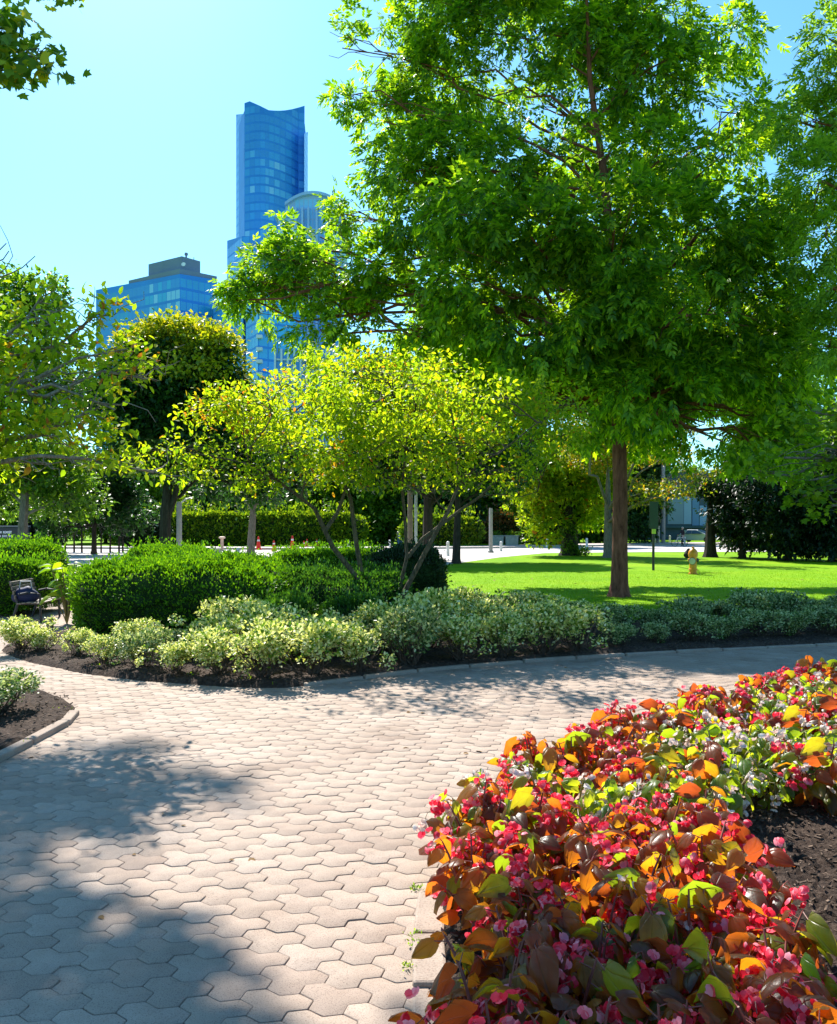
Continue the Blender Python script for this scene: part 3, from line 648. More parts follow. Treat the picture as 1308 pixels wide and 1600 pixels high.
def simple_tree(name, label, px, ybase, d, ytop_trunk, wpx, lobes, bark, mat, dens, L, Wd, lean=0, **kw):
    b = W(px, ybase, d); b[2] = -.03
    r = wpx * .5 * d / F; q = [(px, ybase + 4), (px, ybase - 4), (px + lean * .3, ybase - (ybase - ytop_trunk) * .4), (px + lean, ytop_trunk), (px + lean * 1.3, ytop_trunk - 60)]
    tp = [W(x, y, d) for x, y in q]; tp[0][2] = -.1; tp[1][2] = max(tp[1][2], .2)
    return tree(name, label, b, tp, [r * 1.5, r * 1.1, r * .95, r * .8, r * .3], lobes, bark, mat, dens, L, Wd, **kw)
d = 44
simple_tree('broadleaf_tree', 'grey trunked tree with low forking limbs standing beside the black sign', 34, 862, d, 760, 15, [Lb(20, 720, d, 80, 50, 2), Lb(90, 740, d, 70, 45, 2), Lb(30, 790, d + 2, 60, 22, 1.5), Lb(110, 785, d, 60, 28, 1.6), Lb(-40, 740, d, 60, 80, 2), Lb(70, 470, 40, 45, 45, 1.8), Lb(20, 480, 40, 50, 60, 2), Lb(60, 600, 42, 90, 90, 2.5)], B_GREY, M_MID, 30, .26, .16, lean=6)
d = 52
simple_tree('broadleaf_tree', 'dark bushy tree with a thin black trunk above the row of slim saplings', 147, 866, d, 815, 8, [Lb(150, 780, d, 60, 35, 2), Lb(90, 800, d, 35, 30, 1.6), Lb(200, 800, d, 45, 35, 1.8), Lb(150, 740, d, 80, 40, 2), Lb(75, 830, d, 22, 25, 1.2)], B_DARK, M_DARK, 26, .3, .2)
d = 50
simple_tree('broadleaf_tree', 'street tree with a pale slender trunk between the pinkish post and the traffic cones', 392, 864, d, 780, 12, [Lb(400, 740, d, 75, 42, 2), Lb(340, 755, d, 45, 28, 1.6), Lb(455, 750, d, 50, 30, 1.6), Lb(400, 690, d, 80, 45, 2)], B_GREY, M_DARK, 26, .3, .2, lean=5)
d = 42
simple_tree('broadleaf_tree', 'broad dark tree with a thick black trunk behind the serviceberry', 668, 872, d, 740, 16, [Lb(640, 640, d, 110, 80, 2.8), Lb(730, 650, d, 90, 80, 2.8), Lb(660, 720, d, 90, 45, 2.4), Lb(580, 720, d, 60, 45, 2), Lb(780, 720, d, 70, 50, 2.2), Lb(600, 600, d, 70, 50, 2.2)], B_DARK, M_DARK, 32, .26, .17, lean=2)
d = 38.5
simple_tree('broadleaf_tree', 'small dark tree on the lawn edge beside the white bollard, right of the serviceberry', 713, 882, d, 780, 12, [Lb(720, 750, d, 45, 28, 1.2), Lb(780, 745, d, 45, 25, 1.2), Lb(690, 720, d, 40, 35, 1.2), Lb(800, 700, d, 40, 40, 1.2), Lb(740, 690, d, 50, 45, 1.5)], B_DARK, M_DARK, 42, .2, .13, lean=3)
d = 50
iv = simple_tree('broadleaf_tree', 'yellow green tree with a thick ivy covered trunk at the far lawn edge', 890, 867, d, 800, 26, [Lb(840, 770, d, 55, 35, 2), Lb(900, 760, d, 60, 40, 2.2), Lb(860, 810, d, 50, 22, 1.6), Lb(920, 800, d, 40, 30, 1.6), Lb(880, 720, d, 80, 45, 2.4), Lb(940, 730, d, 50, 40, 2), Lb(820, 730, d, 50, 30, 1.8), Lb(850, 838, d - 1, 30, 16, 1.0)], B_DARK, M_SERV, 30, .26, .17)
P, O = lobe_points([Lb(888, 840, d - .6, 13, 26, .25), Lb(905, 862, d - .8, 18, 8, .4)], 500, -.2, 3)
leaf_obj('ivy', sprays_simple(P, O, .14, .1, 3, .08), M_MID, iv, iv.location)
d = 46
simple_tree('broadleaf_tree', 'tree with layered boughs turning orange at their tips behind the ash trunk', 950, 868, d, 790, 13, [Lb(1000, 700, d, 40, 30, 1.5), Lb(1055, 670, d - 6, 55, 14, 1.0), Lb(1040, 712, d - 6, 60, 14, 1.0), Lb(1100, 738, d - 7, 55, 10, .8), Lb(1145, 733, d - 7, 25, 7, .5), Lb(1060, 765, d - 7, 65, 12, .9), Lb(1010, 770, d - 4, 40, 25, 1.0), Lb(930, 680, d, 60, 60, 2), Lb(900, 610, d - 8, 35, 14, .8)], B_GREY, M_AUT, 60, .16, .10, twigs=3, thr=-.25)
# dark yews at the right, low boughs
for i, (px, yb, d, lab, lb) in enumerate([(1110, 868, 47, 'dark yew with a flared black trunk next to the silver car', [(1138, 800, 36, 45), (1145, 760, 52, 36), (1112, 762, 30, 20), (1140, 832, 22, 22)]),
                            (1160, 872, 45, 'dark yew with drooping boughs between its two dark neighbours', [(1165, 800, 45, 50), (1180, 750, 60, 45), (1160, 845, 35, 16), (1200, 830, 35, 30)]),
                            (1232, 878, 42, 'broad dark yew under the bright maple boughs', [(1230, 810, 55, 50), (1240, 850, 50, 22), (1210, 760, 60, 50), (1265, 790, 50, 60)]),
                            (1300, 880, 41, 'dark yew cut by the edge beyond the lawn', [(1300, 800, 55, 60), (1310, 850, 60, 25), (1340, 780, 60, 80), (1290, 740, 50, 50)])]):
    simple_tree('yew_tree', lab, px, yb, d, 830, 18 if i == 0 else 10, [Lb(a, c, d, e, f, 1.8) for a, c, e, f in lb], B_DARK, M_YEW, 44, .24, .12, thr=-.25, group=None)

# trees across the street, far off
def far_tree_mesh(mat, seed, h=12.0, r=4.2):
    o = empty('street_tree', (0, 0, 0), 'leafy tree in the green wall across the street', 'tree', 'trees across the street')
    lobs = []
    for i in range(15):
        a = random.uniform(0, 6.28); rr = random.uniform(.2, .75) * r; z = random.uniform(.10, .88) * h
        lobs.append(((rr * math.cos(a), rr * math.sin(a), z), (r * .45, r * .45, h * .13)))
    lobs.append(((0, 0, h * .6), (r * .6, r * .6, h * .3)))
    mb = MB(); mb.tube([(0, 0, -.1), (0, 0, .3), (.05, 0, h * .3), (0, .1, h * .7)], [.3, .2, .17, .08], 8)
    limbs(mb, [(0, 0, 0), (.05, 0, h * .3), (0, .1, h * .7)], [.2, .17, .08], lobs, .4, 2, .3)
    mb.build('trunk', B_DARK, o, True)
    P, O = lobe_points(lobs, 16, -.25, .9, .3)
    leaf_obj('crown', sprays_simple(P, O, .42, .27, 5, .35), mat, o)
    return o
protos = [far_tree_mesh(m, i) for i, m in enumerate((M_MID, M_LITE, M_MID, M_DARK))]
used = set()
spots = [(-40, 78, 13, 0), (25, 88, 10, 1), (95, 84, 11, 2), (165, 92, 10, 0), (230, 88, 12, 1), (305, 96, 10, 2), (350, 84, 9, 3), (430, 92, 11, 1), (490, 100, 12, 0), (545, 88, 11, 2), (610, 86, 13, 0), (690, 84, 14, 3), (760, 92, 13, 2),
         (830, 100, 14, 0), (890, 96, 13, 3), (960, 105, 13, 1), (972, 84, 12, 3), (1090, 125, 12, 0), (1195, 70, 12, 3), (1260, 66, 12, 2), (1340, 60, 12, 0), (560, 110, 14, 3), (720, 112, 15, 0), (860, 74, 11, 2), (200, 110, 9, 0), (120, 112, 9, 1), (50, 108, 10, 2), (-10, 100, 10, 0), (390, 112, 9, 2), (460, 116, 9, 0), (520, 104, 9, 1), (640, 108, 14, 2), (920, 90, 13, 0), (1220, 84, 14, 0), (1300, 82, 15, 3), (280, 112, 9, 2)]
for px, d, h, k in spots:
    o = protos[k] if k not in used else copy_tree(protos[k]); used.add(k)
    p = W(px, 850, d); o.location = (p[0], d, 0); s = h / 12; o.scale = (s * random.uniform(.9, 1.15), s, s); o.rotation_euler = (0, 0, random.uniform(0, 6.28))
# slim saplings in a row at the left
def sapling():
    o = empty('sapling', (0, 0, 0), 'slim dark sapling in the row beyond the left lawn', 'tree', 'row of slim saplings')
    mb = MB(); mb.tube([(0, 0, -.1), (.02, 0, 1.2), (0, .03, 2.2)], [.07, .05, .03], 6); mb.build('trunk', B_DARK, o)
    P, O = lobe_points([((0, 0, 2.2), (.7, .6, .7)), ((.2, 0, 1.6), (.5, .5, .4))], 60, -.3, 2)
    leaf_obj('crown', sprays_simple(P, O, .2, .13, 5, .15), M_YEW, o)
    return o
s0 = sapling()
for i, px in enumerate([88, 102, 116, 128, 158, 172, 186, 192]):
    o = s0 if i == 0 else copy_tree(s0); d = 56 + (i % 3) * .4; o.location = ((px - CX) * d / F, d, -.03); o.rotation_euler = (0, 0, i * 1.3)

# ------------------------------------------------------------------ hedges
M_HEDGE = leaf_mat('hedge_leaf', [(0, (.035, .115, .007)), (.5, (.085, .215, .008)), (1, (.16, .31, .010))], (2.0, 1.9, .5), .38, .45, .3, .25, 1.5)
M_HEDGE2 = leaf_mat('yew_hedge_leaf', [(0, (.018, .07, .012)), (.5, (.045, .135, .014)), (1, (.09, .21, .016))], (1.9, 1.8, .7), .33, .45, .3, .25, 1.5)
M_HEDGE3 = leaf_mat('tall_hedge_leaf', [(0, (.03, .085, .008)), (.4, (.10, .19, .010)), (1, (.28, .36, .012))], (1.9, 1.8, .6), .4, .5, .3, .2, .4)
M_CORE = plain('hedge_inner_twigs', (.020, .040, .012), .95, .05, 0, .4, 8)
def hedge(name, label, c, size, rz, n, L, Wd, mat, group=None, power=4.0, bulge=.10, freq=2.2, legs=0):
    """clipped hedge: leafy shell round a twiggy heart; size is half lengths x, y and the full height"""
    o = empty(name, (c[0], c[1], 0), label, 'hedge', group, rz)
    hx, hy, hz = size[0], size[1], size[2] / 2
    u = rand_unit(n); u[:, 2] = np.where(u[:, 2] < -.5, -u[:, 2], u[:, 2])
    def shell(u, s=1.0):
        q = (np.abs(u) ** power).sum(1) ** (-1 / power)
        p = u * q[:, None] * np.array([hx, hy, hz])
        nrm = norm(np.sign(u) * np.abs(u) ** (power - 1) / np.array([hx, hy, hz]))
        w = bulge * (clump(p + np.array([c[0], c[1], 0]), freq) + .5 * clump(p, freq * 3))
        return (p + nrm * w[:, None]) * s + np.array([0, 0, hz]), nrm
    # even cover by area: draw directions in box space
    k = np.array([hy * hz, hx * hz, hx * hy * 1.6]); k = k / k.sum(); ax = RNG.choice(3, n, p=k)
    u = RNG.uniform(-1, 1, (n, 3)); u[np.arange(n), ax] = np.sign(u[np.arange(n), ax])
    low = (ax == 2) & (u[:, 2] < 0); u[low, 2] = 1
    p, nr = shell(u); stray = np.where(RNG.random(n) < .05, RNG.random(n) * L * 2.4, 0); p = p + nr * (stray - np.abs(RNG.normal(size=n)) * .05)[:, None] + np.array([0, 0, 1.0]) * (stray * .7)[:, None]
    D = norm(nr * .9 + np.array([0, 0, .55]) + rand_unit(n) * .75); q = .6 + .8 * RNG.random(n)
    N = norm(nr + np.array([0, 0, .6]) + rand_unit(n) * .6)
    leaf_obj('foliage', place(T_OVAL, p, D, N, L * q, Wd * q), mat, o)
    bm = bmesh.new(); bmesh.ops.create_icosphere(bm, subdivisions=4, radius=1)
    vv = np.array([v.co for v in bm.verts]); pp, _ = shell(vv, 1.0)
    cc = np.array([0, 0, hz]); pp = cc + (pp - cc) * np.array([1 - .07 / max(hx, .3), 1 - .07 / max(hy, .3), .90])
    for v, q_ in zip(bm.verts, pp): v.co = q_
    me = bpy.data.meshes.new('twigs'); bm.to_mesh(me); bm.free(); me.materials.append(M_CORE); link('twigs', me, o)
    return o
hedge('hedge', 'long clipped green hedge behind the variegated shrubs, with a sunlit flat top', (-3.72, 13.6), (1.6, 1.75, 1.05), 0, 78000, .042, .024, M_HEDGE, bulge=.17, freq=2.8)
hedge('hedge', 'lower loose yew hedge at the foot of the serviceberry stems', (-1.35, 14.4), (1.15, 1.5, .86), .05, 30000, .05, .022, M_HEDGE2, bulge=.16)
hedge('hedge', 'clipped hedge mound peeping over the long flat hedge', (-5.95, 20.0), (1.05, .9, 1.14), 0, 15000, .06, .034, M_HEDGE)
hedge('hedge', 'square clipped hedge behind the serviceberry, next to the shaded paving', (-1.95, 18.2), (1.35, 1.1, 1.10), 0, 34000, .055, .03, M_HEDGE)
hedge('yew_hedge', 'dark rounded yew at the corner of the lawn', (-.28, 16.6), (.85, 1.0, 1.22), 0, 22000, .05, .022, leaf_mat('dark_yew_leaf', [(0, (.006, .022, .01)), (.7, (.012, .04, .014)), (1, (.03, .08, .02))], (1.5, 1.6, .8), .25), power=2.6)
hedge('hedge', 'clipped hedge at the picture edge, farther of the pair by the bench', (-10.2, 20.6), (1.35, 1.0, 1.24), 0, 15000, .06, .034, M_HEDGE)
hedge('hedge', 'clipped hedge at the picture edge, nearer of the pair, beside the bench', (-8.2, 16.0), (1.28, .9, .98), 0, 24000, .055, .03, M_HEDGE)
hedge('yew_bush', 'low fresh green yew bush in front of the serviceberry', (-.9, 12.1), (.5, .45, .55), 0, 6500, .055, .022, M_HEDGE2, power=2.4, bulge=.12)
hedge('yew_bush', 'low yew bush between the long hedge and the pale shrubs', (-1.95, 11.9), (.5, .5, .62), 0, 6500, .055, .022, M_HEDGE2, power=2.4, bulge=.12)
# tall hedges across the street
d = 74
hedge('hedge', 'tall yellow topped hedge across the street behind the traffic cones', (W(390, 850, d)[0], d), (10.2, 1.6, 2.75), 0, 26000, .3, .16, M_HEDGE3, power=6, bulge=.2, freq=.8)
d = 72
hedge('hedge', 'rounded green hedge across the street between the dark tree trunks', (W(690, 850, d)[0], d), (3.5, 1.6, 2.5), 0, 9000, .28, .16, M_HEDGE3, power=3, bulge=.2, freq=.8)
d = 80
hedge('shrub', 'reddish rounded shrub behind the pale planter boxes', (W(790, 850, d)[0], d), (1.9, 1.2, 2.9), 0, 3500, .28, .16, leaf_mat('russet_leaf', [(0, (.06, .07, .02)), (.5, (.2, .12, .03)), (1, (.28, .09, .03))], (1.6, 1.5, .6), .3), power=2.5, bulge=.2, freq=.8)
hedge('shrub', 'dark low yew shrub beside the globe street lamp', (W(848, 850, d)[0], d), (2.4, 1.2, 2.2), 0, 3500, .28, .14, M_YEW, power=2.8, bulge=.2, freq=.8)
d = 62
hedge('shrub', 'dark shrub mass behind the left saplings', (W(228, 850, d)[0], d), (1.7, 1.2, 2.6), 0, 3500, .26, .14, M_YEW, power=2.6, bulge=.2, freq=.8)
hedge('shrub', 'dark shrub close beside the black sign', (W(70, 850, d)[0], d), (1.3, 1.0, 2.4), 0, 3000, .26, .14, M_YEW, power=2.4, bulge=.2, freq=.8)

# ------------------------------------------------------------------ variegated shrubs
M_VAR = leaf_mat('variegated_leaf', [(0, (.06, .16, .012)), (.30, (.15, .27, .018)), (.36, (.50, .53, .12)), (.70, (.72, .72, .27)), (1, (.84, .83, .56))], (1.2, 1.2, .7), .40, .45, .35, .12, 5)
M_VAR2 = leaf_mat('variegated_leaf_green', [(0, (.035, .10, .02)), (.38, (.10, .19, .035)), (.46, (.34, .41, .15)), (1, (.60, .64, .36))], (1.25, 1.2, .7), .38, .4, .4, .15, 5)
B_TWIG = bark_mat('shrub_twig', (.05, .035, .025), (.14, .1, .075), 40)
def shrub_proto(mat, n, seed):
    o = empty('variegated_shrub', (0, 0, 0), 'x', 'shrub')
    lobs = [((random.uniform(-.2, .2), random.uniform(-.2, .2), random.uniform(.3, .46)), (random.uniform(.15, .24), random.uniform(.15, .24), random.uniform(.13, .2))) for _ in range(9)]
    lobs += [((random.uniform(-.42, .42), random.uniform(-.42, .42), random.uniform(.12, .58)), (.10, .10, .10)) for _ in range(5)]; lobs.append(((0, 0, .3), (.34, .34, .2)))
    P, O = lobe_points(lobs, 1.0, -9, 3, .4); P = []; O = []
    for c, r in lobs:
        u = rand_unit(n // 12 if r[0] > .11 else n // 40); rad = (.25 + .75 * RNG.random(len(u))) ** .5; P.append(np.array(c) + u * rad[:, None] * np.array(r)); O.append(u)
    P = np.concatenate(P); O = np.concatenate(O); ok = (P[:, 2] > .07) & (clump(P, 8, seed) > -.16); P, O = P[ok], O[ok]
    D = norm(O * .7 + np.array([0, 0, .45]) + rand_unit(len(P)) * .8); N = norm(O * .5 + np.array([0, 0, .7]) + rand_unit(len(P)) * .6)
    q = .7 + .6 * RNG.random(len(P))
    leaf_obj('foliage', place(T_OVAL, P, D, N, .040 * q, .027 * q), mat, o)
    mb = MB()
    for c, r in lobs:
        for _ in range(2):
            a = np.array([random.uniform(-.05, .05), random.uniform(-.05, .05), -.03]); e = np.array(c) + rand_unit(1)[0] * np.array(r) * .7
            mb.tube(jitter_line(a, e, 4, .05, 0), [.008, .007, .006, .004, .003], 5)
    mb.build('stems', B_TWIG, o)
    return o
vp = [shrub_proto(M_VAR, 3800, 0), shrub_proto(M_VAR, 3800, 2), shrub_proto(M_VAR, 3800, 4)]
vg = [shrub_proto(M_VAR2, 4200, 1), shrub_proto(M_VAR2, 4200, 3)]
vused = set()
def put_shrub(pool, k, x, y, s, sz, label, group):
    p = pool[k % len(pool)]; o = p if p.name not in vused else copy_tree(p); vused.add(p.name)
    o.location = (x, y, .04); s *= random.uniform(.86, 1.14); o.scale = (s * 1.1, s * random.uniform(1.0, 1.2), s * sz * random.uniform(.78, 1.08)); o.rotation_euler = (0, 0, random.uniform(0, 6.28))
    o['label'] = label
    if group: o['group'] = group
front = np.array([(-5.15, 11.05), (-4.75, 10.85), (-4.2, 10.55), (-3.65, 10.0), (-3.1, 9.65), (-2.65, 9.35), (-2.15, 9.2), (-1.65, 9.05), (-1.15, 9.25), (-.65, 9.45), (-.1, 9.85), (.5, 10.2), (1.0, 10.45), (1.55, 10.7), (2.05, 10.9)])
sz_f = [.9, .62, .62, .7, .75, .82, .86, .9, .9, .95, .95, 1.0, 1.0, 1.0, 1.0]; front = front - np.array([0, .30])
for i, ((x, y), s) in enumerate(zip(front, sz_f)):
    lab = 'leggy cream and green shrub with bare lower stems at the tip of the bed' if i == 0 else ('cream and green variegated shrub in the front row along the paving' if i < 8 else 'plump cream and green variegated shrub in the front row below the serviceberry')
    put_shrub(vg if i % 6 == 4 else vp, i, x, y, s, 1.0, lab, None if i == 0 else ('variegated shrubs along the front of the bed' if i < 8 else 'plump variegated shrubs below the serviceberry'))
row2 = [(-2.5, 10.2, 1.15), (-2.0, 9.95, 1.1), (-2.35, 11.0, 1.2), (-1.5, 10.0, 1.05), (-1.0, 10.4, 1.1), (-.45, 10.7, 1.1), (.1, 11.0, 1.15), (.25, 12.3, 1.2), (.75, 12.6, 1.25), (1.2, 12.3, 1.2), (1.75, 12.7, 1.2), (2.25, 12.2, 1.1), (.9, 11.4, 1.05), (1.5, 11.7, 1.05)]
row2 = [(x, y - .1, s * .9) for x, y, s in row2] + [(-2.9, 10.0, .8), (-3.5, 10.4, .7), (-1.25, 9.7, .9), (-.2, 10.3, .9)]
for i, (x, y, s) in enumerate(row2):
    put_shrub(vp if i % 5 != 4 else vg, i, x, y, s, 1.0, 'pale variegated shrub in the rear row of the bed', 'variegated shrubs in the rear row')
row3 = [(2.7, 11.25, 1.15), (3.25, 11.5, 1.15), (3.8, 11.65, 1.2), (4.35, 11.85, 1.2), (4.9, 12.05, 1.2), (5.45, 12.2, 1.2), (6.0, 12.4, 1.2), (6.6, 12.6, 1.2), (2.9, 12.3, 1.2), (3.5, 12.6, 1.25), (4.1, 12.8, 1.3), (4.7, 13.1, 1.35), (5.3, 13.3, 1.45), (5.9, 13.5, 1.35), (6.5, 13.6, 1.2), (7.1, 13.8, 1.2), (7.3, 12.9, 1.2)]
row3 = [(x, y - .1, s * ((.54 + .05 * (x - 2.7)) if i < 8 else (.60 + .06 * (x - 2.9)))) for i, (x, y, s) in enumerate(row3)]
for i, (x, y, s) in enumerate(row3):
    put_shrub(vg, i, x, y, s, 1.0, 'grey green variegated shrub in the shade of the ash', 'shaded variegated shrubs below the ash')
put_shrub(vg, 0, -3.62, 7.15, 1.02, .68, 'leafy green variegated shrub in the small bed with the curved kerb', None)
put_shrub(vg, 1, -4.35, 7.5, .9, .7, 'green variegated shrub at the picture edge behind the kerbed shrub', None)

# weeds along the bed edge
def weed():
    o = empty('weed', (0, 0, 0), 'tiny green weed at the seam between bed and paving', 'weed', 'weeds along the bed edges')
    P = RNG.normal(size=(26, 3)) * np.array([.03, .03, .012]) + np.array([0, 0, .02]); D = norm(rand_unit(26) + np.array([0, 0, .8]))
    leaf_obj('leaves', place(T_OVAL, P, D, rand_unit(26), .03, .013), M_LITE, o); return o
w0 = weed()
for i, (px, py) in enumerate([(425, 1073), (440, 1070), (395, 1066), (300, 1060), (238, 1058), (150, 1047), (648, 1478), (650, 1465), (640, 1515), (652, 1390), (92, 1115), (30, 1168)]):
    o = w0 if i == 0 else copy_tree(w0); p = G(px, py); o.location = (p[0], p[1], .0); s = .55 if py > 1300 else random.uniform(.8, 1.5); o.scale = (s, s, s); o.rotation_euler = (0, 0, i * 1.1)

# ------------------------------------------------------------------ begonias
def begonia_mat(name, top_cols, trans, tfac, rough=.28, vein=(.45, .45, .45)):
    m, nt, out = new_mat(name)
    g = nt.nodes.new('ShaderNodeNewGeometry')
    c = ramp(nt, top_cols, g.outputs['Random Per Island'])
    oi = nt.nodes.new('ShaderNodeTexCoord'); n = noise(nt, 60, 3, oi.outputs['Object'])
    c = mixc(nt, c, ramp(nt, [(.3, (.7, .7, .7)), (.7, (1.15, 1.15, 1.15))], n), 1.0, 'MULTIPLY')
    uv = nt.nodes.new('ShaderNodeUVMap'); sx = nt.nodes.new('ShaderNodeSeparateXYZ'); nt.links.new(uv.outputs[0], sx.inputs[0])
    def mth(op, a, b=0.0):
        q = nt.nodes.new('ShaderNodeMath'); q.operation = op
        for k, v in enumerate((a, b)):
            if isinstance(v, float): q.inputs[k].default_value = v
            else: nt.links.new(v, q.inputs[k])
        return q.outputs[0]
    ang = mth('ARCTAN2', sx.outputs[1], mth('ADD', sx.outputs[0], .06)); vn = mth('ABSOLUTE', mth('SINE', mth('MULTIPLY', ang, 4.6)))
    vr = ramp(nt, [(0, (1, 1, 1)), (.16, (0, 0, 0))], vn)
    vh = ramp(nt, [(0, (0, 0, 0)), (.3, (.8, .8, .8)), (1, (1, 1, 1))], vn)
    c = mixc(nt, c, (.30, .16, .06), mth('MULTIPLY', vr, .35))
    p = principled(nt, None, c, rough, .5, 0, bump(nt, mth('ADD', vh, mth('MULTIPLY', n, .5)), .7, .004))
    t = nt.nodes.new('ShaderNodeBsdfTranslucent'); r2 = ramp(nt, trans, g.outputs['Random Per Island'])
    r2 = mixc(nt, r2, vein, mth('MULTIPLY', vr, .75), 'MULTIPLY'); r2 = mixc(nt, r2, ramp(nt, [(.3, (.86, .76, .72)), (.6, (1, 1, 1))], noise(nt, 26, 3, oi.outputs['Object'])), 1.0, 'MULTIPLY'); nt.links.new(r2, t.inputs['Color'])
    mx = nt.nodes.new('ShaderNodeMixShader'); mx.inputs[0].default_value = tfac
    nt.links.new(p.outputs[0], mx.inputs[1]); nt.links.new(t.outputs[0], mx.inputs[2]); nt.links.new(mx.outputs[0], out.inputs['Surface'])
    return m
M_BRONZE = begonia_mat('bronze_begonia_leaf', [(0, (.022, .04, .018)), (.28, (.09, .055, .02)), (.5, (.03, .075, .02)), (.75, (.19, .12, .018)), (1, (.08, .18, .02))],
                       [(0, (.60, .10, .02)), (.3, (.92, .26, .012)), (.5, (.75, .32, .015)), (.72, (.90, .38, .012)), (.84, (.55, .48, .015)), (1, (.34, .55, .015))], .58, .36)
M_GREENB = begonia_mat('green_begonia_leaf', [(0, (.03, .10, .015)), (.6, (.07, .17, .02)), (1, (.14, .24, .025))],
                       [(0, (.32, .55, .012)), (.5, (.62, .74, .015)), (1, (.82, .80, .025))], .55, .36)
M_REDP = leaf_mat('red_petal', [(0, (.80, .018, .04)), (.35, (.90, .05, .10)), (.72, (.94, .16, .23)), (1, (.95, .40, .46))], (1.1, .9, .9), .45, .45, .25, .1, 9)
M_WHTP = leaf_mat('white_petal', [(0, (.78, .50, .46)), (.35, (.84, .72, .66)), (1, (.88, .85, .80))], (1.0, .85, .8), .35, .5, .25, .1, 9)
B_STEMR = plain('red_begonia_stem', (.22, .05, .035), .5, .4, 0, .3, 20)
B_STEMG = plain('green_begonia_stem', (.20, .16, .05), .5, .4, 0, .3, 20)
rows = [(-.10, .34, .16), (.0, .06, .06), (.16, .50, .34), (.42, .56, .40), (.72, .36, .27), (1.0, .02, .02)]
bt = []
for i, (u, wl, wr) in enumerate(rows):
    z0 = .05 - .52 * max(u, 0) ** 2
    if i == 0: bt += [(u, .30, -.02), (u + .02, .16, .0), (.03, .0, .05), (u + .03, -.10, .0), (u + .02, -.16, -.02)]
    else: bt += [(u, wl, z0 - .13 + .05 * math.sin(u * 17)), (u, wl * .5, z0 + .05), (u, 0, z0 - .02), (u, -wr * .5, z0 + .05), (u, -wr, z0 - .12 + .05 * math.cos(u * 15))]
bt = np.array(bt); bf = np.array([(r * 5 + k, r * 5 + k + 1, (r + 1) * 5 + k + 1, (r + 1) * 5 + k) for r in range(5) for k in range(4)])
bt = np.delete(bt, np.s_[5:10], 0); bf = np.array([(r * 5 + k, r * 5 + k + 1, (r + 1) * 5 + k + 1, (r + 1) * 5 + k) for r in range(4) for k in range(4)])
T_BEG = (bt, bf)
pt_ = [(0, 0), (.25, .38), (.65, .52), (1, .2), (1, -.2), (.65, -.52), (.25, -.38)]
T_PETAL = (np.array([(.55, 0, -.14)] + [(u, v, .16 * (abs(v) + u * .4)) for u, v in pt_]), np.array([(0, 1 + i, 1 + (i + 1) % 7) for i in range(7)]))
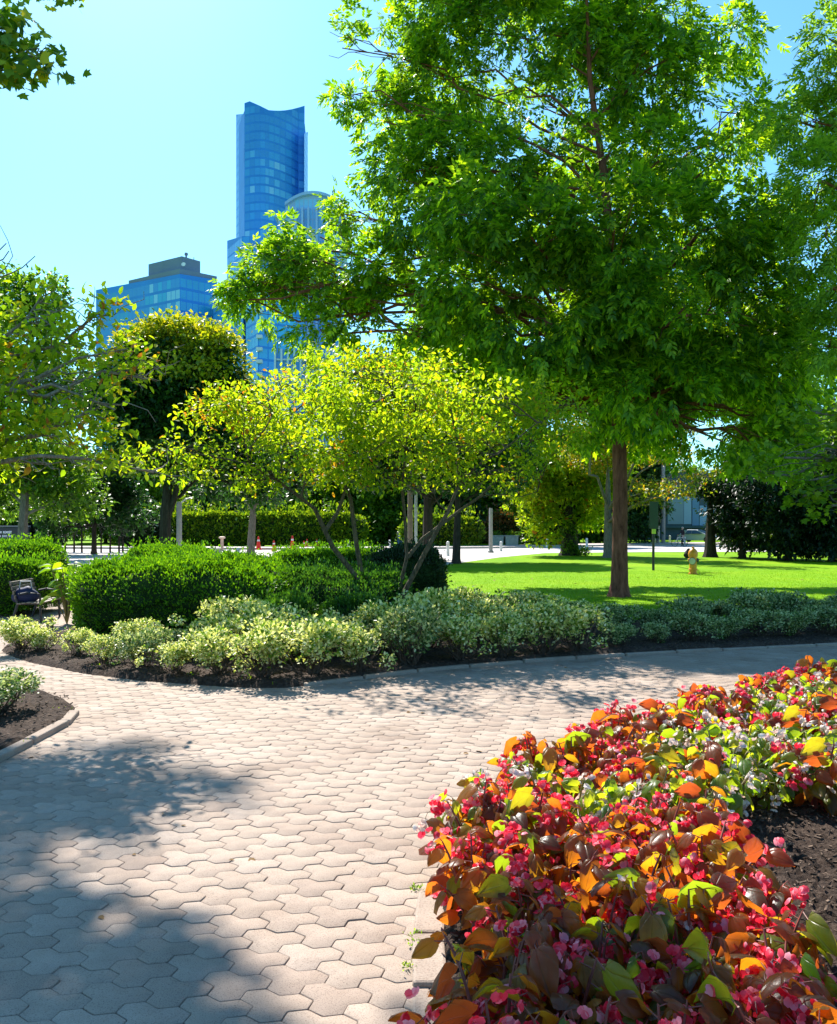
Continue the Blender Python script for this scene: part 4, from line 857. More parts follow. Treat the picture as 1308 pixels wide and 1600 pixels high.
def begonia(red, seed):
    rs = random.Random(seed)
    o = empty('begonia', (0, 0, 0), 'x', 'flower plant')
    mb = MB(); LP, LD, LN, LL = [], [], [], []; FP = []
    ncane = 10 if red else 9
    for i in range(ncane):
        a = 6.283 * i / ncane + rs.uniform(-.3, .3); sp_ = rs.uniform(.05, .20); h = rs.uniform(.18, .37)
        e = np.array([math.cos(a) * sp_, math.sin(a) * sp_, h]); q = [np.array([e[0] * .15, e[1] * .15, -.03]), np.array([e[0] * .45, e[1] * .45, h * .5]), np.array([e[0] * .8, e[1] * .8, h * .85]), e]
        mb.tube(q, [.006, .0055, .0045, .003], 5)
        for j in range(5):
            t = .3 + .7 * j / 4 + rs.uniform(-.06, .06); k = min(int(t * 3), 2); p = q[k] + (q[k + 1] - q[k]) * min(1, t * 3 - k)
            b_ = a + (1.2 if j % 2 else -1.2) + rs.uniform(-.7, .7)
            dr = np.array([math.cos(b_), math.sin(b_), rs.uniform(-.1, .5)]); pe = p + dr * rs.uniform(.02, .05)
            mb.tube([p, pe], [.002, .0016], 4)
            LP.append(pe); LD.append(np.array([math.cos(b_) , math.sin(b_), rs.uniform(-1.1, .2)]))
            LN.append(np.array([math.cos(b_) * .5 + rs.uniform(-.8, .8), math.sin(b_) * .5 + rs.uniform(-.8, .8), rs.uniform(.05, .9)])); LL.append(rs.uniform(.056, .124) if red else rs.uniform(.05, .10))
        if rs.random() < (.52 if red else .9):
            p = e + np.array([math.cos(a), math.sin(a), 0]) * rs.uniform(.0, .06) + np.array([0, 0, rs.uniform(-.09, .03)])
            mb.tube([e, (e + p) / 2 + np.array([0, 0, .02]), p], [.002, .0018, .0014], 4)
            FP.append((p, rs.uniform(.017, .026) if red else rs.uniform(.016, .026)))
    LL = np.array(LL); leaf = place(T_BEG, np.array(LP), np.array(LD), np.array(LN), LL, LL * .82)
    ob = leaf_obj('leaves', leaf, M_BRONZE if red else M_GREENB, o); uvs = ob.data.uv_layers.new(name='leaf'); li = np.zeros(len(ob.data.loops), np.int32); ob.data.loops.foreach_get('vertex_index', li); uvs.data.foreach_set('uv', bt[li % len(bt)][:, :2].astype(np.float32).ravel()); ob.data.polygons.foreach_set('use_smooth', np.ones(len(ob.data.polygons), bool))
    mb.build('stems', B_STEMR if red else B_STEMG, o)
    for c, r in FP:
        Pp, Dp, Np = [], [], []
        for _ in range(rs.randint(10, 15) if red else rs.randint(6, 10)):
            fc = c + np.array([rs.gauss(0, r), rs.gauss(0, r), rs.gauss(0, r) * 1.1 - r * .8]); ax = norm(np.array([rs.gauss(0, 1), rs.gauss(0, 1) - .4, rs.gauss(0, .8)]))
            s = norm(np.cross(ax, np.array([.3, .2, .9]))); t = np.cross(ax, s)
            for k in range(4):
                an = k * 1.571 + rs.uniform(-.2, .2); dd = s * math.cos(an) + t * math.sin(an)
                Pp.append(fc); Dp.append(dd + ax * .35); Np.append(ax)
        n = len(Pp); L = np.tile(np.array([1.0, .75, 1.0, .75]), n // 4) * .0225 * (.8 + .4 * RNG.random(n))
        leaf_obj('blossom', place(T_PETAL, np.array(Pp), np.array(Dp), np.array(Np), L, L * 1.05), M_REDP if red else M_WHTP, o)
    return o
reds = [begonia(True, 10 + i) for i in range(6)]; whites = [begonia(False, 40 + i) for i in range(5)]
GAP = [(1.27, 1.5), (1.27, 2.8), (1.42, 3.5), (1.54, 4.0), (1.85, 4.55), (2.35, 4.5), (2.25, 3.8), (1.95, 3.0), (1.65, 2.0)]
spf = smooth_poly(FLOWER, 6); pts = []
rr = random.Random(5); tries = 0
while tries < 16000 and len(pts) < 295:
    tries += 1; x = rr.uniform(.1, 5.6); y = rr.uniform(1.95, 8.6)
    if abs(x) > y * .52 + .95: continue
    d_ = float(poly_sd(spf, np.array([x]), np.array([y]))[0])
    if d_ < (.12 if y < 3.3 else .10): continue
    if float(poly_sd(GAP, np.array([x]), np.array([y]))[0]) > -.10: continue
    if x > 1.4 and y < 3.9 and x > 1.5 + (y - 2) * .22 and rr.random() < .35: continue
    if min((math.hypot(x - a, y - b) for a, b, *_ in pts), default=9) < .186: continue
    pts.append((x, y, d_))
bused = set()
for i, (x, y, d_) in enumerate(pts):
    fore = x < 1.5 and y < 3.85
    red = (fore and rr.random() < (.80 if x > .75 and y < 2.9 else .95)) or (not fore and d_ < .42 and rr.random() < .82) or (not fore and d_ >= .42 and rr.random() < .24)
    if x > 1.4 and y < 4.2: red = False
    pool = reds if red else whites; p = pool[rr.randrange(len(pool))]
    o = p if p.name not in bused else copy_tree(p); bused.add(p.name)
    o.location = (x, y, .035); s = rr.uniform(.88, 1.15) * (1.0 if red else .95); o.scale = (s, s, s); o.rotation_euler = (rr.uniform(-.1, .1), rr.uniform(-.1, .1), rr.uniform(0, 6.28))
    o['label'] = 'bronze leaved begonia with hanging red flowers in the flower bed' if red else 'green leaved begonia with pale pinkish white flowers in the flower bed'
    o['group'] = 'red begonias of the flower bed' if red else 'white begonias of the flower bed'
for pool in (reds, whites):
    for p in pool:
        if p.name not in bused:
            for c in list(p.children): bpy.data.objects.remove(c)
            bpy.data.objects.remove(p)
for pool in (vp, vg):
    for p in pool:
        if p.name not in vused: raise RuntimeError('unused shrub')

# ------------------------------------------------------------------ buildings
def glass_mat(name, col, rough=.18, spec=.6, metal=0.0, var=.25):
    m, nt, out = new_mat(name)
    g = nt.nodes.new('ShaderNodeNewGeometry'); n = noise(nt, .035, 3)
    c = ramp(nt, [(.3, tuple(x * (1 - var) for x in col)), (.7, tuple(x * (1 + var) for x in col))], n)
    principled(nt, out, c, rough, spec, metal); return m
G_DEEP = glass_mat('blue_glass', (.045, .28, .76), .22, .4, 0, .1); G_MID = glass_mat('blue_glass_mid', (.05, .33, .82), .22, .4, 0, .1); G_LITE = glass_mat('blue_glass_bright', (.10, .42, .86), .22, .4, 0, .1); G_PALE = glass_mat('blinds_reflection_glass', (.19, .50, .88), .4, .4, 0, .1)  # blue base colours hold the reflected sky; palest panes stand for blinds too
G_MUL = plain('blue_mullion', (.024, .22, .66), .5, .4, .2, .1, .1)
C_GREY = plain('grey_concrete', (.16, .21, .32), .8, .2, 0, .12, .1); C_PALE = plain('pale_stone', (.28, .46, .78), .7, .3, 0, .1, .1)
def facade(plan, tops, z0, fh, bay, mats, pick, mul=.22, slab=.5, seed=0):
    """one connected sheet of curtain wall: mullion strips, floor strips and panes"""
    rs = random.Random(seed); V = []; Fc = []; M = []
    for s in range(len(plan) - 1):
        a, b = np.array(plan[s], float), np.array(plan[s + 1], float); L = np.linalg.norm(b - a); nb = max(1, round(L / bay))
        us = []
        for i in range(nb): us += [i / nb, (i + mul / bay) / nb]
        us.append(1.0)
        nf = int((max(tops[s], tops[s + 1]) - z0) / fh)
        zs = []
        for k in range(nf): zs += [z0 + k * fh, z0 + k * fh + slab]
        zs.append(z0 + nf * fh); zs.append(1e9)
        base = len(V); nu = len(us)
        for z in zs:
            for u in us:
                p = a + (b - a) * u; tz = tops[s] + (tops[s + 1] - tops[s]) * u
                V.append((p[0], p[1], min(z, tz)))
        for k in range(len(zs) - 1):
            for i in range(nu - 1):
                q = (base + k * nu + i, base + k * nu + i + 1, base + (k + 1) * nu + i + 1, base + (k + 1) * nu + i)
                if abs(V[q[0]][2] - V[q[3]][2]) + abs(V[q[1]][2] - V[q[2]][2]) < 1e-4: continue
                Fc.append(q); M.append(len(mats) - 1 if (i % 2 == 0 and nu > 2) or k % 2 == 0 else pick(rs, s, i // 2, k // 2, nf))
    return V, Fc, M
def curtain(name, parent, org, plan, tops, z0, fh, bay, mats, pick, **kw):
    V, Fc, M = facade(plan, tops, z0, fh, bay, mats, pick, **kw)
    mb = MB(); mb.v = [(v[0] - org[0], v[1] - org[1], v[2] - org[2]) for v in V]; mb.f = Fc; mb.m = M
    return mb.build(name, mats, parent)
def xy(px, d): return ((px - CX) * d / F, d)
def zt(py, d): return EYE + (HY - py) * d / F
# the tall tower with a curved face and a swooping roofline
d = 390; org = (xy(425, d)[0], d + 15, 0)
tower = empty('skyscraper', org, 'tallest blue glass tower with a curved face and a swooping roofline', 'skyscraper')
pxs = [382, 390, 398, 406, 414, 420, 428, 437, 446, 456, 466, 476]; tys = [161, 158, 161.5, 165, 169, 172, 172.6, 172.8, 172.2, 170.5, 168, 165]
plan = [xy(p, d - 9 * math.sin(math.pi * min(1, (i + 1) / 11)) ** .8 + i * .9) for i, p in enumerate(pxs)]
tops = [zt(y, q[1]) for y, q in zip(tys, plan)]
def pk_t(rs, s, i, k, nf):
    f = k / nf
    if f > .88: return 0 if rs.random() < .7 else 1
    lit = .05 + .5 * (1 if 4 <= s <= 8 else .25) * (1 if (k * 7) % 11 < 6 else .35)
    return 2 if rs.random() < lit * .8 else (3 if rs.random() < lit * .25 else (1 if rs.random() < .45 else 0))
curtain('curved_facade', tower, org, plan, tops, 0, 4.1, 3.0, [G_DEEP, G_MID, G_LITE, G_PALE, G_MUL], pk_t, seed=3, mul=.3, slab=1.0)
pl = [xy(369, d + 14), xy(382.5, d + .5)]
curtain('side_facade', tower, org, pl, [zt(179, d + 14), zt(176.5, d)], 0, 4.1, 3.0, [G_DEEP, G_MID, G_MUL], lambda rs, *a: 0 if rs.random() < .7 else 1, seed=4)
pr = [xy(475.5, d + 2), xy(481, d + 16)]
curtain('side_facade', tower, org, pr, [zt(205, d), zt(206, d + 16)], 0, 4.1, 3.0, [G_DEEP, G_MID, G_MUL], lambda rs, *a: 0 if rs.random() < .7 else 1, seed=5)
mb = MB(); ring = [xy(370, d + 14.2)] + [(p[0], p[1] + .6) for p in plan] + [xy(480, d + 16)] + [xy(478, d + 34), xy(375, d + 34)]
zz = [zt(181, d)] + [t - 1.0 for t in tops] + [zt(208, d), zt(200, d + 34), zt(200, d + 34)]
n = len(ring); mb.add([(x - org[0], y - org[1], 0) for x, y in ring] + [(x - org[0], y - org[1], min(z, zt(176, d))) for (x, y), z in zip(ring, zz)], [tuple(range(n, 2 * n))] + [(i, (i + 1) % n, n + (i + 1) % n, n + i) for i in range(n)])
mb.build('core', G_MUL, tower)
def block(name, label, corners, tops, fh, bay, mats, pick, roof_mat, seed=0, mul=.3, slab=.8, backs=None, cat='office building'):
    org = (corners[0][0], corners[0][1], 0)
    o = empty(name, org, label, cat)
    curtain('glass_facade', o, org, corners, tops, 0, fh, bay, mats, pick, seed=seed, mul=mul, slab=slab)
    ring = list(corners) + list(backs); zt_ = list(tops) + [min(tops)] * len(backs); n = len(ring)
    cx_ = sum(p[0] for p in ring) / n; cy_ = sum(p[1] for p in ring) / n
    ins = [(cx_ + (p[0] - cx_) * .985, cy_ + (p[1] - cy_) * .985) for p in ring]
    mb = MB(); mb.add([(x - org[0], y - org[1], 0) for x, y in ins] + [(x - org[0], y - org[1], z - .6) for (x, y), z in zip(ins, zt_)], [tuple(range(n, 2 * n))] + [(i, (i + 1) % n, n + (i + 1) % n, n + i) for i in range(n)])
    mb.build('roof', roof_mat, o)
    return o, org
# shoulder block in front of the tower
o, _ = block('office_building', 'plain blue block at the foot of the tallest tower', [xy(355, 372), xy(378, 356), xy(425, 352)], [zt(376, 372), zt(369, 356), zt(369, 352)], 4.2, 3.2, [G_DEEP, G_MID, G_PALE, G_MUL],
      lambda rs, s, i, k, nf: (2 if rs.random() < .5 else 0) if (s == 0 and nf - 8 < k < nf - 4) else (0 if rs.random() < .75 else 1), C_GREY, 6, backs=[xy(425, 380), xy(360, 395)])
# mid-rise office with the grey penthouse
c3 = [xy(150, 279), xy(281, 258), xy(338, 266)]
def pk_o(rs, s, i, k, nf):
    if s == 1: return 1 if rs.random() < .8 else 2  # this face gets brighter glass colours in place of its sky reflection
    return (3 if rs.random() < .62 else 1) if (i > 11 and (k % 2 == 0 or rs.random() < .3)) else (0 if rs.random() < .85 else 1)
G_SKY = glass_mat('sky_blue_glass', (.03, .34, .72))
o, org = block('office_building', 'broad blue glass office block topped by a stepped grey penthouse', c3, [zt(453, 279), zt(428, 258), zt(437, 266)], 3.6, 2.0, [G_DEEP, G_SKY, G_MID, G_PALE, G_MUL], pk_o, C_GREY, 8, mul=.22, slab=.9, backs=[xy(338, 300), xy(170, 310)])
def pent(name, px, d1, ytop, ybot, depth, par=o, og=org, mat=C_GREY):
    mb = MB(); ring = [xy(p, q) for p, q in px]; mb.prism([(x - og[0], y - og[1]) for x, y in ring], zt(ybot, d1), zt(ytop, d1)); return mb.build(name, mat, par)
pent('parapet', [(201, 271), (281, 258.5), (339, 266.5), (339, 290), (210, 296)], 262, 425, 441, 20)
pent('penthouse', [(232, 269), (284, 261), (313, 266), (313, 285), (240, 290)], 264, 405, 428, 20)
mb = MB(); p = xy(291, 264); mb.lathe((p[0] - org[0], p[1] - org[1], zt(407, 264)), [(.3, 0), (.3, 1.5), (.6, 1.8), (.5, 2.4), (.1, 2.6)], 8); p = xy(303, 266); mb.tube([(p[0] - org[0], p[1] - org[1], zt(410, 266)), (p[0] - org[0], p[1] - org[1], zt(402, 266))], .12, 5)
mb.build('antenna', C_GREY, o)
mb = MB(); p = xy(288, 260.2); mb.lathe((p[0] - org[0], p[1] - org[1] - .6, zt(414.5, 260)), [(.15, 0), (.6, .25), (.68, .4)], 12, 0, (0, -1, .3)); mb.build('satellite_dish', plain('white_dish', (.75, .78, .8)), o)
# darker block and gridded block lower down
o, _ = block('office_building', 'dark blue slab between the office block and the gridded block', [xy(333, 262), xy(380, 240), xy(402, 250)], [zt(470, 262), zt(488, 240), zt(490, 250)], 3.8, 3.5, [G_DEEP, G_MID, G_MUL], lambda rs, *a: 0 if rs.random() < .9 else 1, C_GREY, 9, backs=[xy(402, 280), xy(345, 290)])
o, _ = block('apartment_tower', 'bright blue gridded block with stacked balconies below the ash boughs', [xy(384, 236), xy(403, 228), xy(476, 236)], [zt(440, 236), zt(438, 228), zt(440, 236)], 3.4, 2.6, [G_DEEP, G_SKY, G_MID, G_PALE, G_MUL], lambda rs, s, i, k, nf: 1 if s == 0 else (1 if rs.random() < .6 else (2 if rs.random() < .6 else 0)), C_GREY, 10, mul=.35, slab=.7, backs=[xy(476, 262), xy(390, 262)])
mb = MB(); og = (xy(384, 236)[0], 236, 0)
for k in range(8):
    p = xy(405.5, 227.4); mb.box((p[0] - og[0], p[1] - og[1], zt(585, 228) + 3.4 * k), (1.6, 1.2, .9))
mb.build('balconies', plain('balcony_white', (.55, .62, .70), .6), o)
# arched-roof tower
d = 320; og = (xy(475, d)[0], d, 0)
ar = empty('arched_tower', og, 'pale tower with an arched roof and white fins beside the tallest tower', 'office building')
pxs = np.linspace(446, 530, 13); plan = [xy(p, d) for p in pxs]
tops = [zt(305 + 16 * ((p - 490) / 42) ** 2, d) for p in pxs]
curtain('glass_facade', ar, og, plan, tops, 0, 4.0, 2.2, [G_MID, G_LITE, G_PALE, C_PALE], lambda rs, s, i, k, nf: 2 if k > nf - 5 else (0 if rs.random() < .6 else 1), seed=12, mul=.5, slab=.6)
mb = MB()
for s in range(12):
    a, b = plan[s], plan[s + 1]
    V = []
    for (p, t) in ((a, tops[s]), (b, tops[s + 1])):
        for dy, dz in ((-1.6, 0), (-1.6, 1.1), (18, 1.1), (18, 0)): V.append((p[0] - og[0], p[1] + dy - og[1], t + dz))
    mb.add(V, [(0, 4, 5, 1), (1, 5, 6, 2), (2, 6, 7, 3), (3, 7, 4, 0)] + ([(0, 1, 2, 3)] if s == 0 else []) + ([(7, 6, 5, 4)] if s == 11 else []))
mb.build('arched_roof', C_PALE, ar)
mb = MB(); q = xy(448, d); r_ = xy(536, d); mb.prism([(q[0] - og[0], .3), (r_[0] - og[0], .3), (r_[0] - og[0], 18), (q[0] - og[0], 18)], 0, tops[0] - .5); mb.build('core', C_PALE, ar)
for px in (462, 472.5, 482, 495, 508, 522):
    p = xy(px, d - .9); mb = MB(); mb.box((p[0] - og[0], p[1] - og[1], zt(330, d) / 2), (.8, 1.2, zt(322, d))); mb.build('fin', C_PALE, ar)
p0 = xy(437, d + 1); mb = MB(); mb.box((p0[0] - og[0] + 2.6, 9, zt(340, d) / 2), (6, 17, zt(340, d))); mb.build('wing', C_PALE, ar)
mb = MB(); mb.box((p0[0] - og[0] + 2.2, 8.5, zt(338, d)), (8, 19, 1.0)); mb.build('ledge', C_PALE, ar)
# white framed building with punched windows
d = 205; og = (xy(462, d)[0], d, 0)
wf = empty('apartment_building', og, 'white framed building with rows of dark windows low beneath the ash boughs', 'apartment building')
mb = MB(); a, b = xy(430, d)[0] - og[0], xy(520, d)[0] - og[0]; zt0 = zt(545, d); mb.prism([(a, .6), (b, .6), (b, 14), (a, 14)], 0, zt0); mb.build('wall', G_MUL, wf)
mb = MB(); nb = 9
for i in range(nb + 1): mb.box((a + (b - a) * i / nb, .15, zt0 / 2), (.45, .9, zt0))
for k in range(1, 16): mb.box(((a + b) / 2, .32, zt0 - 3.0 * k + .4), (b - a - .5, .5, .45))
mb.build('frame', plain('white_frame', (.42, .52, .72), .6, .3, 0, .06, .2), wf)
for i in range(nb):
    for k in range(7):
        mb = MB(); mb.box((a + (b - a) * (i + .5) / nb, .55, zt0 - 3.0 * k - 1.1), ((b - a) / nb * .8, .12, 2.3)); mb.build('window', G_DEEP, wf)
# low glazed building across the street at the right
d = 118; og = (xy(1000, d)[0], d, 0)
lo = empty('pavilion_building', og, 'low grey blue building with a pale wall panel behind the silver car', 'building')
a, b = xy(880, d)[0] - og[0], xy(1260, d)[0] - og[0]
mb = MB(); mb.prism([(a, 0), (b, 0), (b, 16), (a, 16)], 0, 9.5); mb.build('wall', plain('dark_blue_cladding', (.02, .055, .085), .5, .4, 0, .2, .3), lo)
for p1, p2, y1, y2, col in ((1043, 1068, 776, 819, (.13, .21, .28)), (1068.5, 1080, 776, 819, (.20, .32, .46)), (1081.5, 1092, 776, 822, (.05, .17, .34)), (1093, 1104, 790, 822, (.16, .3, .5)), (1106, 1120, 776, 822, (.05, .17, .34))):
    x1, x2 = xy(p1, d)[0] - og[0], xy(p2, d)[0] - og[0]; mb = MB(); mb.box(((x1 + x2) / 2, -.06, (zt(y1, d) + zt(y2, d)) / 2), (x2 - x1, .12, zt(y1, d) - zt(y2, d))); mb.build('wall_panel', plain('panel_%d' % p1, col, .35, .5, 0, .06, .3), lo)
mb = MB(); x1, x2 = xy(1000, d)[0] - og[0], xy(1120, d)[0] - og[0]; mb.box(((x1 + x2) / 2, -.35, zt(823, d)), (x2 - x1, .7, .35)); mb.build('ledge', plain('dark_ledge', (.03, .07, .09)), lo)

# ------------------------------------------------------------------ street furniture
M_YEL = plain('hydrant_yellow', (.62, .235, .008), .4, .5, 0, .12, 9)
M_BLK = plain('black_paint', (.012, .014, .016), .45, .5, 0, .2, 4); M_DGREY = plain('dark_grey_cap', (.05, .05, .05), .5); M_LGREY = plain('silver_cap', (.42, .42, .36), .45)
hp = G(1083, 896); hy = empty('fire_hydrant', (hp[0], hp[1], -.03), 'yellow fire hydrant standing on the lawn right of the ash trunk', 'fire hydrant')
mb = MB(); mb.lathe((0, 0, 0), [(.165, 0), (.165, .04), (.125, .05), (.125, .14), (.16, .15), (.16, .19), (.128, .2), (.130, .62), (.16, .63), (.16, .68), (.14, .69)], 20); mb.build('barrel', M_YEL, hy, True)
mb = MB(); mb.lathe((0, 0, .69), [(.165, 0), (.17, .05), (.15, .12), (.11, .19), (.05, .235), (.045, .29), (.02, .295)], 20); mb.build('bonnet', M_YEL, hy, True)
mb = MB(); mb.lathe((-.06, -.10, .47), [(.115, 0), (.115, .06), (.09, .065), (.09, .10)], 18, 0, (-.35, -1, 0)); mb.build('hose_cap', M_LGREY, hy, True)
mb = MB(); mb.lathe((-.06, -.10, .47), [(.128, .0), (.128, .045), (.118, .05)], 18, 0, (-.35, -1, 0)); mb.build('cap_ring', M_DGREY, hy, True)
mb = MB(); mb.lathe((.10, -.02, .5), [(.075, 0), (.075, .07), (.06, .08), (.02, .11)], 14, 0, (1, -.1, 0)); mb.build('hose_cap', M_DGREY, hy, True)
mb = MB(); mb.lathe((-.10, .0, .5), [(.07, 0), (.07, .06), (.05, .08)], 14, 0, (-1, .3, 0)); mb.build('hose_cap', M_YEL, hy, True)
# dark rock behind it
bm = bmesh.new(); bmesh.ops.create_icosphere(bm, subdivisions=3, radius=.5)
for v in bm.verts: k = 1 + .25 * math.sin(v.co.x * 7 + v.co.z * 5) * math.cos(v.co.y * 6); v.co = Vector((v.co.x * .6 * k, v.co.y * .5 * k, v.co.z * .5 * k + .05))
me = bpy.data.meshes.new('boulder'); bm.to_mesh(me); bm.free(); me.materials.append(plain('dark_stone', (.06, .05, .035), .9)); bo = link('boulder', me); p = W(1078, 868, 46); bo.location = (p[0], 46, 0.15)
tag(bo, 'dark mossy boulder on the lawn behind the yellow hydrant', 'boulder')
# green notice on a post on the lawn
p = G(1021, 890); sg = empty('sign_post', (p[0], p[1], -.03), 'dark green notice on a slim black post left of the hydrant', 'sign')
d = p[1]; zz = lambda y: EYE + (HY - y) * d / F + .03
mb = MB(); mb.tube([(0, 0, 0), (0, 0, zz(790))], .05, 10); mb.build('post', M_BLK, sg, True)
mb = MB(); mb.box((0, -.07, (zz(784) + zz(826)) / 2), (.34, .03, zz(784) - zz(826))); mb.build('sign_panel', plain('sign_green', (.008, .03, .018), .5), sg, bevel=.006)
mb = MB(); mb.box((.0, -.075, (zz(826.5) + zz(834)) / 2), (.15, .03, zz(826.5) - zz(834))); mb.build('small_plate', plain('lime_plate', (.35, .45, .05), .5), sg)
# bollards
M_BOL = plain('white_bollard', (.72, .70, .66), .6)
def bollard():
    o = empty('bollard', (0, 0, 0), 'white round bollard beside the road', 'bollard', 'white bollards along the road')
    mb = MB(); mb.lathe((0, 0, 0), [(.095, 0), (.095, .86), (.08, .92), (.03, .95)], 12); mb.build('post', M_BOL, o, True)
    mb = MB(); mb.lathe((0, 0, .70), [(.097, 0), (.097, .08)], 12); mb.build('band', plain('reflective_band', (.55, .52, .48), .4), o)
    return o
b0 = bollard()
for i, (px, yb, yt) in enumerate([(372, 871, 855), (700, 868, 845), (783, 861, 845), (855, 856, 841), (917, 857, 840), (931, 846, 835), (941, 846, 835), (1024, 849, 839), (1047, 849, 836), (545, 857, 844), (609, 857, 843), (1070, 851, 838)]):
    o = b0 if i == 0 else copy_tree(b0); p = G(px, yb); h = (yb - yt) * p[1] / F; o.location = (p[0], p[1], -.03); o.scale = (1, 1, h / .95)
# traffic cones
M_CONE = plain('cone_orange', (.80, .035, .015), .5); M_CONEW = plain('cone_white', (.75, .72, .7), .5)
def cone():
    o = empty('traffic_cone', (0, 0, 0), 'red orange traffic cone before the tall hedge', 'traffic cone', 'traffic cones before the tall hedge')
    mb = MB(); mb.box((0, 0, .03), (.42, .42, .06)); mb.build('base', M_CONE, o)
    mb = MB(); mb.lathe((0, 0, .06), [(.17, 0), (.05, .82), (.03, .84)], 14); mb.build('cone_body', M_CONE, o, True)
    mb = MB(); mb.lathe((0, 0, .56), [(.101, 0), (.084, .12)], 14); mb.build('collar', M_CONEW, o, True)
    return o
c0 = cone()
for i, (px, yt, d, s) in enumerate([(404, 838, 62, 1.1), (428, 844, 57, .85), (457, 837, 62, 1.05), (480, 844, 70, .8), (495, 842, 72, .8), (475, 845, 66, .7)]):
    o = c0 if i == 0 else copy_tree(c0); p = W(px, yt, d); o.location = (p[0], d, max(-.03, p[2] - .9 * s)); o.scale = (s, s, s); o.rotation_euler = (0, 0, i * .6)
# poles
M_CONC = plain('pole_concrete', (.32, .31, .29), .8); M_METAL = plain('pole_metal', (.42, .42, .40), .45, .5, .4)
def pole(name, label, px, yb, yt, wpx, mat, d=None, arm=None, cat='pole', cap=True):
    d = d or 2106 / (yb - HY); o = empty(name, ((px - CX) * d / F, d, -.03), label, cat); h = EYE + (HY - yt) * d / F; r = wpx * .5 * d / F
    mb = MB(); mb.lathe((0, 0, 0), [(r * 1.5, 0), (r * 1.5, .12), (r, .16), (r * .92, h), (r * .7, h + r * .6)], 12); mb.build('shaft', mat, o, True)
    if arm: mb = MB(); mb.tube([(0, 0, h - .05), (arm[0] * .6, 0, h + arm[1] * .8), (arm[0], 0, h + arm[1])], r * .22, 6); mb.build('bracket', M_METAL, o)
    return o, h
pole('concrete_pole', 'thick pale concrete pole beside the round headed tree', 280, 866, 786, 9, M_CONC, arm=(.7, .35))
pole('wooden_pole', 'weathered brown pole behind the serviceberry stems', 641, 870, 700, 8, plain('weathered_wood', (.19, .15, .11), .9), 47)
pole('metal_pole', 'pale slim metal pole next to the weathered brown pole', 650, 870, 700, 5, M_METAL, 46.4)
pole('metal_pole', 'grey post with a dark side standing by the planter boxes', 767, 863, 795, 6, M_CONC)
o, h = pole('utility_pole', 'pale utility pole with a grey box, left of the two by the car', 1028, 850, 690, 5.5, M_METAL, 84)
mb = MB(); mb.box((-.05, -.22, 2.2), (.5, .3, .7)); mb.build('control_box', M_DGREY, o, bevel=.02)
pole('utility_pole', 'thicker pale utility pole, nearer to the silver car', 1036.5, 851, 680, 6.5, M_CONC, 82)
o, h = pole('sign_pole', 'slim pole carrying a small white sign left of the ash trunk', 945, 849, 800, 2.2, M_METAL, 88)
mb = MB(); mb.box((0, -.09, h - 1.0), (.62, .05, 1.1)); mb.build('sign_panel', plain('white_sign', (.62, .66, .64), .5), o); mb = MB(); mb.box((.1, -.09, h - 2.1), (.5, .05, .5)); mb.build('sign_panel', plain('white_sign', (.62, .66, .64)), o)
pole('sign_pole', 'thin pale pole close beside the ash trunk', 955, 850, 800, 2.4, M_METAL, 88)
def stub(px, yb, yt, label):
    d = 2106 / (yb - HY); o = empty('path_light', ((px - CX) * d / F, d, -.03), label, 'path light'); h = (yb - yt) * d / F
    mb = MB(); mb.tube([(0, 0, 0), (0, 0, h - .12)], .11, 10); mb.build('post', plain('pinkish_post', (.60, .42, .32), .7), o, True)
    mb = MB(); mb.lathe((0, 0, h - .14), [(.15, 0), (.24, .02), (.24, .12), (.1, .16)], 14); mb.build('cap', plain('pinkish_post', (.6, .42, .32)), o, True)
stub(347, 860, 838, 'pinkish path light with a flat cap beside the pale trunked street tree'); stub(828, 852, 836, 'pinkish path light on the grass right of the planter boxes')
p = G(345, 862); mb = MB(); mb.box((0, 0, .14), (1.3, .5, .30)); o = mb.build('concrete_block', M_CONC, bevel=.03); o.location = (p[0] - .2, p[1] - 2, -.03); tag(o, 'low grey concrete block at the foot of the pinkish path light', 'concrete block')
# globe street lamp
d = 84; o = empty('street_lamp', ((808 - CX) * d / F, d, 0), 'old fashioned black street lamp with a cluster of white globes', 'street lamp'); h = zt(786, d)
mb = MB(); mb.lathe((0, 0, 0), [(.22, 0), (.22, .3), (.12, .6), (.08, .8), (.06, h)], 12); mb.build('post', M_BLK, o, True)
mb = MB()
for k in range(4):
    a = k * 1.571 + .4; mb.tube([(0, 0, h - .3), (.35 * math.cos(a), .35 * math.sin(a), h - .35), (.6 * math.cos(a), .6 * math.sin(a), h)], .03, 5)
mb.build('arms', M_BLK, o)
M_GLOBE = plain('white_globe', (.78, .80, .82), .3)
for k in range(5):
    a = k * 1.571 + .4; c = (.6 * math.cos(a), .6 * math.sin(a), h + .22) if k < 4 else (0, 0, h + .6)
    bm = bmesh.new(); bmesh.ops.create_uvsphere(bm, u_segments=14, v_segments=9, radius=.25)
    for v in bm.verts: v.co += Vector(c)
    me = bpy.data.meshes.new('globe'); bm.to_mesh(me); bm.free(); me.materials.append(M_GLOBE); me.shade_smooth(); link('globe', me, o)
